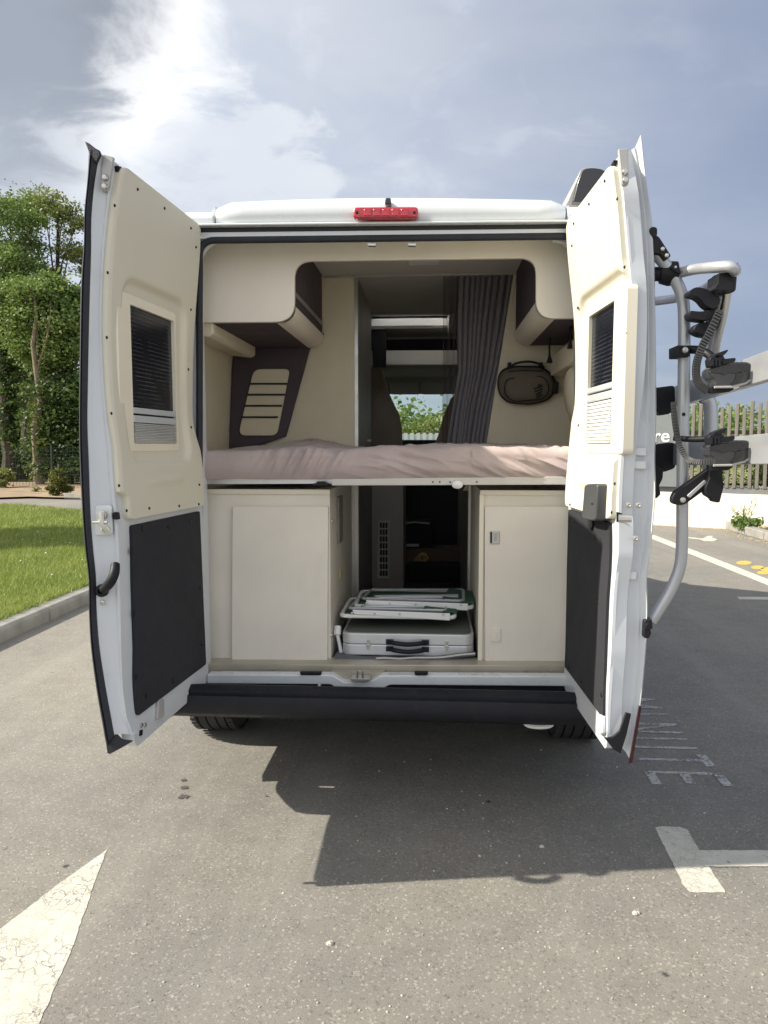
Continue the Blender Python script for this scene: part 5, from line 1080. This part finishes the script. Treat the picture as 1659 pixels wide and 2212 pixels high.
tubeat('hoop_leg', [(1560, 628, 2.45), (1545, 700, 2.6), (1530, 770, 2.8)], .010, 'hinge')
def blk(name, pix, Y, th, m='black', parent=br, bevel=.004, off=0): return plate(name, pix, Y, th, M[m], parent, bevel=bevel)
blk('top_clamp', rpoly([(1404, 492), (1412, 489), (1420, 492), (1420, 508), (1411, 515), (1404, 500)], 4, 3), 2.37, .05)
blk('top_clamp', rpoly([(1405, 502), (1414, 506), (1424, 512), (1450, 553), (1438, 562), (1428, 548), (1405, 545), (1409, 528)], 4, 3), 2.38, .06)
for px, py in ((1431, 538), (1440, 552)): MB().lathe(P(px, py, 2.378), (0, -1, 0), [(0, .007), (.004, .006), (.006, .002)], n=12).build('bolt', M['steel'], br)
blk('arm_clamp', rpoly([(1449, 573), (1461, 567), (1468, 580), (1472, 592), (1459, 587), (1451, 582)], 3, 3), 2.39, .05); MB().lathe(P(1459, 577, 2.385), (0, -1, 0), [(0, .005), (.004, .003)], n=10).build('bolt', M['steel'], br)
kb = P(1443, 592, 2.44); MB().lathe(kb+Vector((-.05, 0, 0)), (1, -.1, 0), [(0, .018), (.008, .022), (.022, .022), (.024, .03), (.05, .038), (.075, .036), (.08, .02)], n=20).build('clamp_knob', M['black'], br)
blk('elbow', rpoly([(1553, 589), (1566, 590), (1592, 567), (1595, 568), (1594, 585), (1584, 600), (1583, 628), (1545, 626), (1545, 620), (1552, 612)], 3, 3), 2.27, .09)
MB().tube([P(1564, 600, 2.32), P(1562, 626, 2.34)], .035, 14).build('elbow_socket', M['black'], br)
def zq(pts): return [(1382+.322*x, 454+.322*y) for x, y in pts]
def claw(pts, Y): return plate('frame_claw', rpoly(zq(pts), 12, 3), Y, .05, M['black'], br, smooth=60, bevel=.016, seg=4)
claw([(330, 545), (375, 512), (455, 528), (505, 562), (545, 588), (532, 640), (495, 668), (445, 640), (415, 598), (375, 575), (335, 572)], 2.31)
claw([(330, 670), (415, 682), (490, 660), (530, 672), (505, 712), (455, 742), (400, 738), (335, 726)], 2.32)
claw([(352, 806), (382, 762), (425, 748), (505, 752), (500, 850), (450, 846), (398, 836)], 2.33)
claw([(470, 640), (520, 620), (535, 700), (525, 800), (490, 800), (480, 720)], 2.35)
for py, w_ in ((757, 1),): blk('band_clamp', rpoly([(1462, 746), (1491, 746), (1491, 770), (1462, 770)], 2, 2), 2.375, .08); MB().lathe(P(1480, 756, 2.37), (0, -1, 0), [(0, .010), (.004, .008), (.005, .003)], n=12).build('bolt', M['steel'], br)
tubeat('support_arm', [(1490, 755, 2.40), (1512, 757, 2.38), (1532, 767, 2.35), (1552, 790, 2.33), (1558, 800, 2.33)], .013, 'black')
# ratchet straps
def strap(pts, wd=.022):
    c = bez([P(*p) for p in pts], 7); b = MB(); rows = []
    T_ = [(c[min(i+1, len(c)-1)]-c[max(i-1, 0)]).normalized() for i in range(len(c))]
    for i, p in enumerate(c):
        s = T_[i].cross(Vector((0, 1, 0))).normalized()*wd/2; rows.append([p-s, p+s])
    b.grid(rows); b.grid([[p+Vector((0, .006, 0)) for p in r] for r in rows])
    L = 0
    for i in range(len(c)-1):
        seg = (c[i+1]-c[i]).length; k = max(1, int(seg/.010))
        for j in range(k): b.obox(c[i].lerp(c[i+1], j/k)-Vector((0, .002, 0)), .005, .005, wd*.9, ax=T_[i], az=T_[i].cross(Vector((0, 1, 0))))
    b.build('ratchet_strap', M['black'] if wd < .015 else M['strap'], br, smooth=0)
M['strap'] = mat('grey_ribbed_strap', (.055, .055, .055), .45, var=.1)
strap([(1555, 672, 2.3), (1535, 715, 2.28), (1515, 755, 2.26), (1505, 790, 2.26), (1508, 825, 2.26), (1530, 845, 2.26)])
strap([(1455, 870, 2.33), (1459, 915, 2.33), (1468, 960, 2.33), (1485, 990, 2.30), (1510, 998, 2.26), (1545, 999, 2.24)], .016)
# wheel rails: aluminium channels running along the open door
def railc(a, c, h, m='silver'):
    a = Vector(a); c = Vector(c); d = (c-a).normalized(); s = Vector((0, 0, 1)); n_ = d.cross(s).normalized(); L = (c-a).length
    pr = [(-.012, -h), (-.012, -h+.012), (-.002, -h+.014), (-.002, h-.014), (-.012, h-.012), (-.012, h), (.016, h), (.016, -h)]
    return MB().prism([a+n_*x+s*z for x, z in pr], c-a).build('wheel_rail', M[m], br, smooth=0, bevel=.002)
ra = P(1420, 872, 3.30); rb = P(1725, 770, 1.95); railc(ra, rb, .040)
ra2 = P(1418, 984, 3.20); rb2 = P(1725, 966, 1.95); railc(ra2, rb2, .042)
for px, py, Y in ((1440, 862, 3.0), (1440, 985, 3.0)):
    blk('rail_end_cup', rpoly([(px-28, py-24), (px+18, py-30), (px+20, py+26), (px-8, py+36), (px-28, py+22)], 8, 3), Y-.08, .07)
def tray(px, py, Y):
    dx, dy = px-1592, py-806; q = lambda pts: [(x+dx, y+dy) for x, y in zq(pts)]
    o = plate('wheel_tray', rpoly(q([(466, 1078), (505, 1035), (600, 1018), (742, 1018), (797, 1068), (792, 1108), (715, 1168), (620, 1192), (500, 1192), (508, 1135), (480, 1120)]), [8, 10, 10, 14, 8, 8, 10, 10, 4, 8, 8], 4), Y, .07, M['smoke'], br, smooth=60, bevel=.018, seg=4)
    plate('tray_hollow', rpoly(q([(474, 1064), (520, 1042), (735, 1026), (778, 1058), (730, 1080), (650, 1098), (600, 1090), (570, 1112), (540, 1095), (482, 1092)]), 5, 3), Y-.003, .01, M['gloss'], o, smooth=40, bevel=.004)
    plate('tray_rib', rpoly(q([(650, 1090), (690, 1080), (700, 1110), (670, 1150), (600, 1180), (640, 1140)]), 5, 3), Y-.003, .01, M['gloss'], o, smooth=40, bevel=.004)
    MB().tube([P(x, y, Y-.002) for x, y in q([(500, 1188), (620, 1186), (712, 1162), (786, 1106)])], .0035, 6).build('tray_highlight', M['hinge'], o)  # highlight along the tray's lower edge, built as a grey tube
    for pts, nm in (([(468, 1000), (480, 985), (540, 965), (560, 970), (575, 1000), (545, 1050), (475, 1050)], 'strap_buckle'), ([(500, 968), (560, 945), (590, 935), (594, 942), (575, 965), (545, 985), (505, 990)], 'buckle_lever'), ([(540, 1000), (640, 990), (646, 1000), (640, 1016), (600, 1030), (545, 1034)], 'buckle_arm'), ([(480, 1185), (620, 1182), (635, 1200), (600, 1220), (490, 1226)], 'tray_foot')):
        plate(nm, rpoly(q(pts), 3, 3), Y-.03 if nm != 'tray_foot' else Y+.01, .04, M['black'], br, smooth=40, bevel=.005)
    b = MB()
    for k in range(3): b.prism([P(x, y, Y-.036) for x, y in q([(486+k*22, 1000), (498+k*22, 998), (498+k*22, 1042), (486+k*22, 1042)])], (0, .006, 0))
    b.build('buckle_rib', M['bumper'], br, smooth=0)
M['smoke'] = mat('smoky_glossy_plastic', (.028, .028, .032), .2, var=.2, coat=.6)
tray(1592, 806, 2.22); tray(1590, 975, 2.22)
tubeat('support_arm', [(1455, 946, 2.36), (1500, 949, 2.33), (1560, 946, 2.28)], .009, 'black')
# black folding link under the lower rail
b = MB(); l3 = [(1452, 1087), (1452, 1075), (1458, 1063), (1545, 1003), (1562, 1010), (1562, 1030), (1480, 1090), (1465, 1092)]
blk('folding_link', rpoly(l3, 6, 3), 2.36, .03)
blk('folding_link_inlay', rpoly([(1484, 1071), (1523, 1036), (1527, 1042), (1490, 1076)], 3, 3), 2.355, .006, 'silver', bevel=.001)
MB().lathe(P(1475, 1080, 2.355), (0, -1, 0), [(0, .009), (.004, .008), (.005, .003)], n=14).build('bolt', M['steel'], br)
blk('link_catch', rpoly([(1543, 995), (1556, 995), (1560, 1024), (1564, 1050), (1555, 1086), (1543, 1085), (1540, 1078), (1526, 1070), (1524, 1054), (1534, 1030)], 4, 3), 2.34, .04)
blk('link_catch', rpoly([(1416, 1004), (1434, 1008), (1432, 1034), (1424, 1050), (1428, 1068), (1418, 1078), (1412, 1070), (1413, 1030)], 4, 3), 2.9, .04)
blk('lower_clamp', rpoly([(1392, 1340), (1409, 1338), (1410, 1352), (1404, 1358), (1408, 1368), (1402, 1380), (1390, 1378)], 4, 3), 2.36, .08)
MB().lathe(P(1401, 1352, 2.36), (0, -1, 0), [(0, .012), (.01, .010)], n=12).build('bolt', M['black'], br)
for px, py in ((1477, 895),): MB().lathe(P(px, py, 2.40), (0, -1, 0), [(0, .006), (.002, .005)], n=10).build('tube_plug', M['black'], br)
# awning casing end on the roof edge
aw = thing('awning', P(1262, 400, 3.3), 'black and silver end of the rolled awning on the right roof edge', 'awning')
ap = rpoly([(1226, 436), (1237, 436), (1276, 438), (1318, 436), (1318, 385), (1305, 366), (1280, 361), (1255, 364), (1250, 380)], [2, 4, 4, 4, 8, 10, 12, 12, 6], 4)
plate('casing', ap, 3.30, 3.2, M['hinge'], aw, bevel=.006)
plate('end_cap', rpoly([(1238, 436), (1318, 437), (1318, 385), (1305, 366), (1280, 362), (1259, 365), (1249, 392)], [2, 4, 8, 10, 12, 12, 6], 4), 3.26, .045, M['gloss'], aw, bevel=.008)
# hide nothing; report
print('OBJECTS', len(bpy.data.objects))
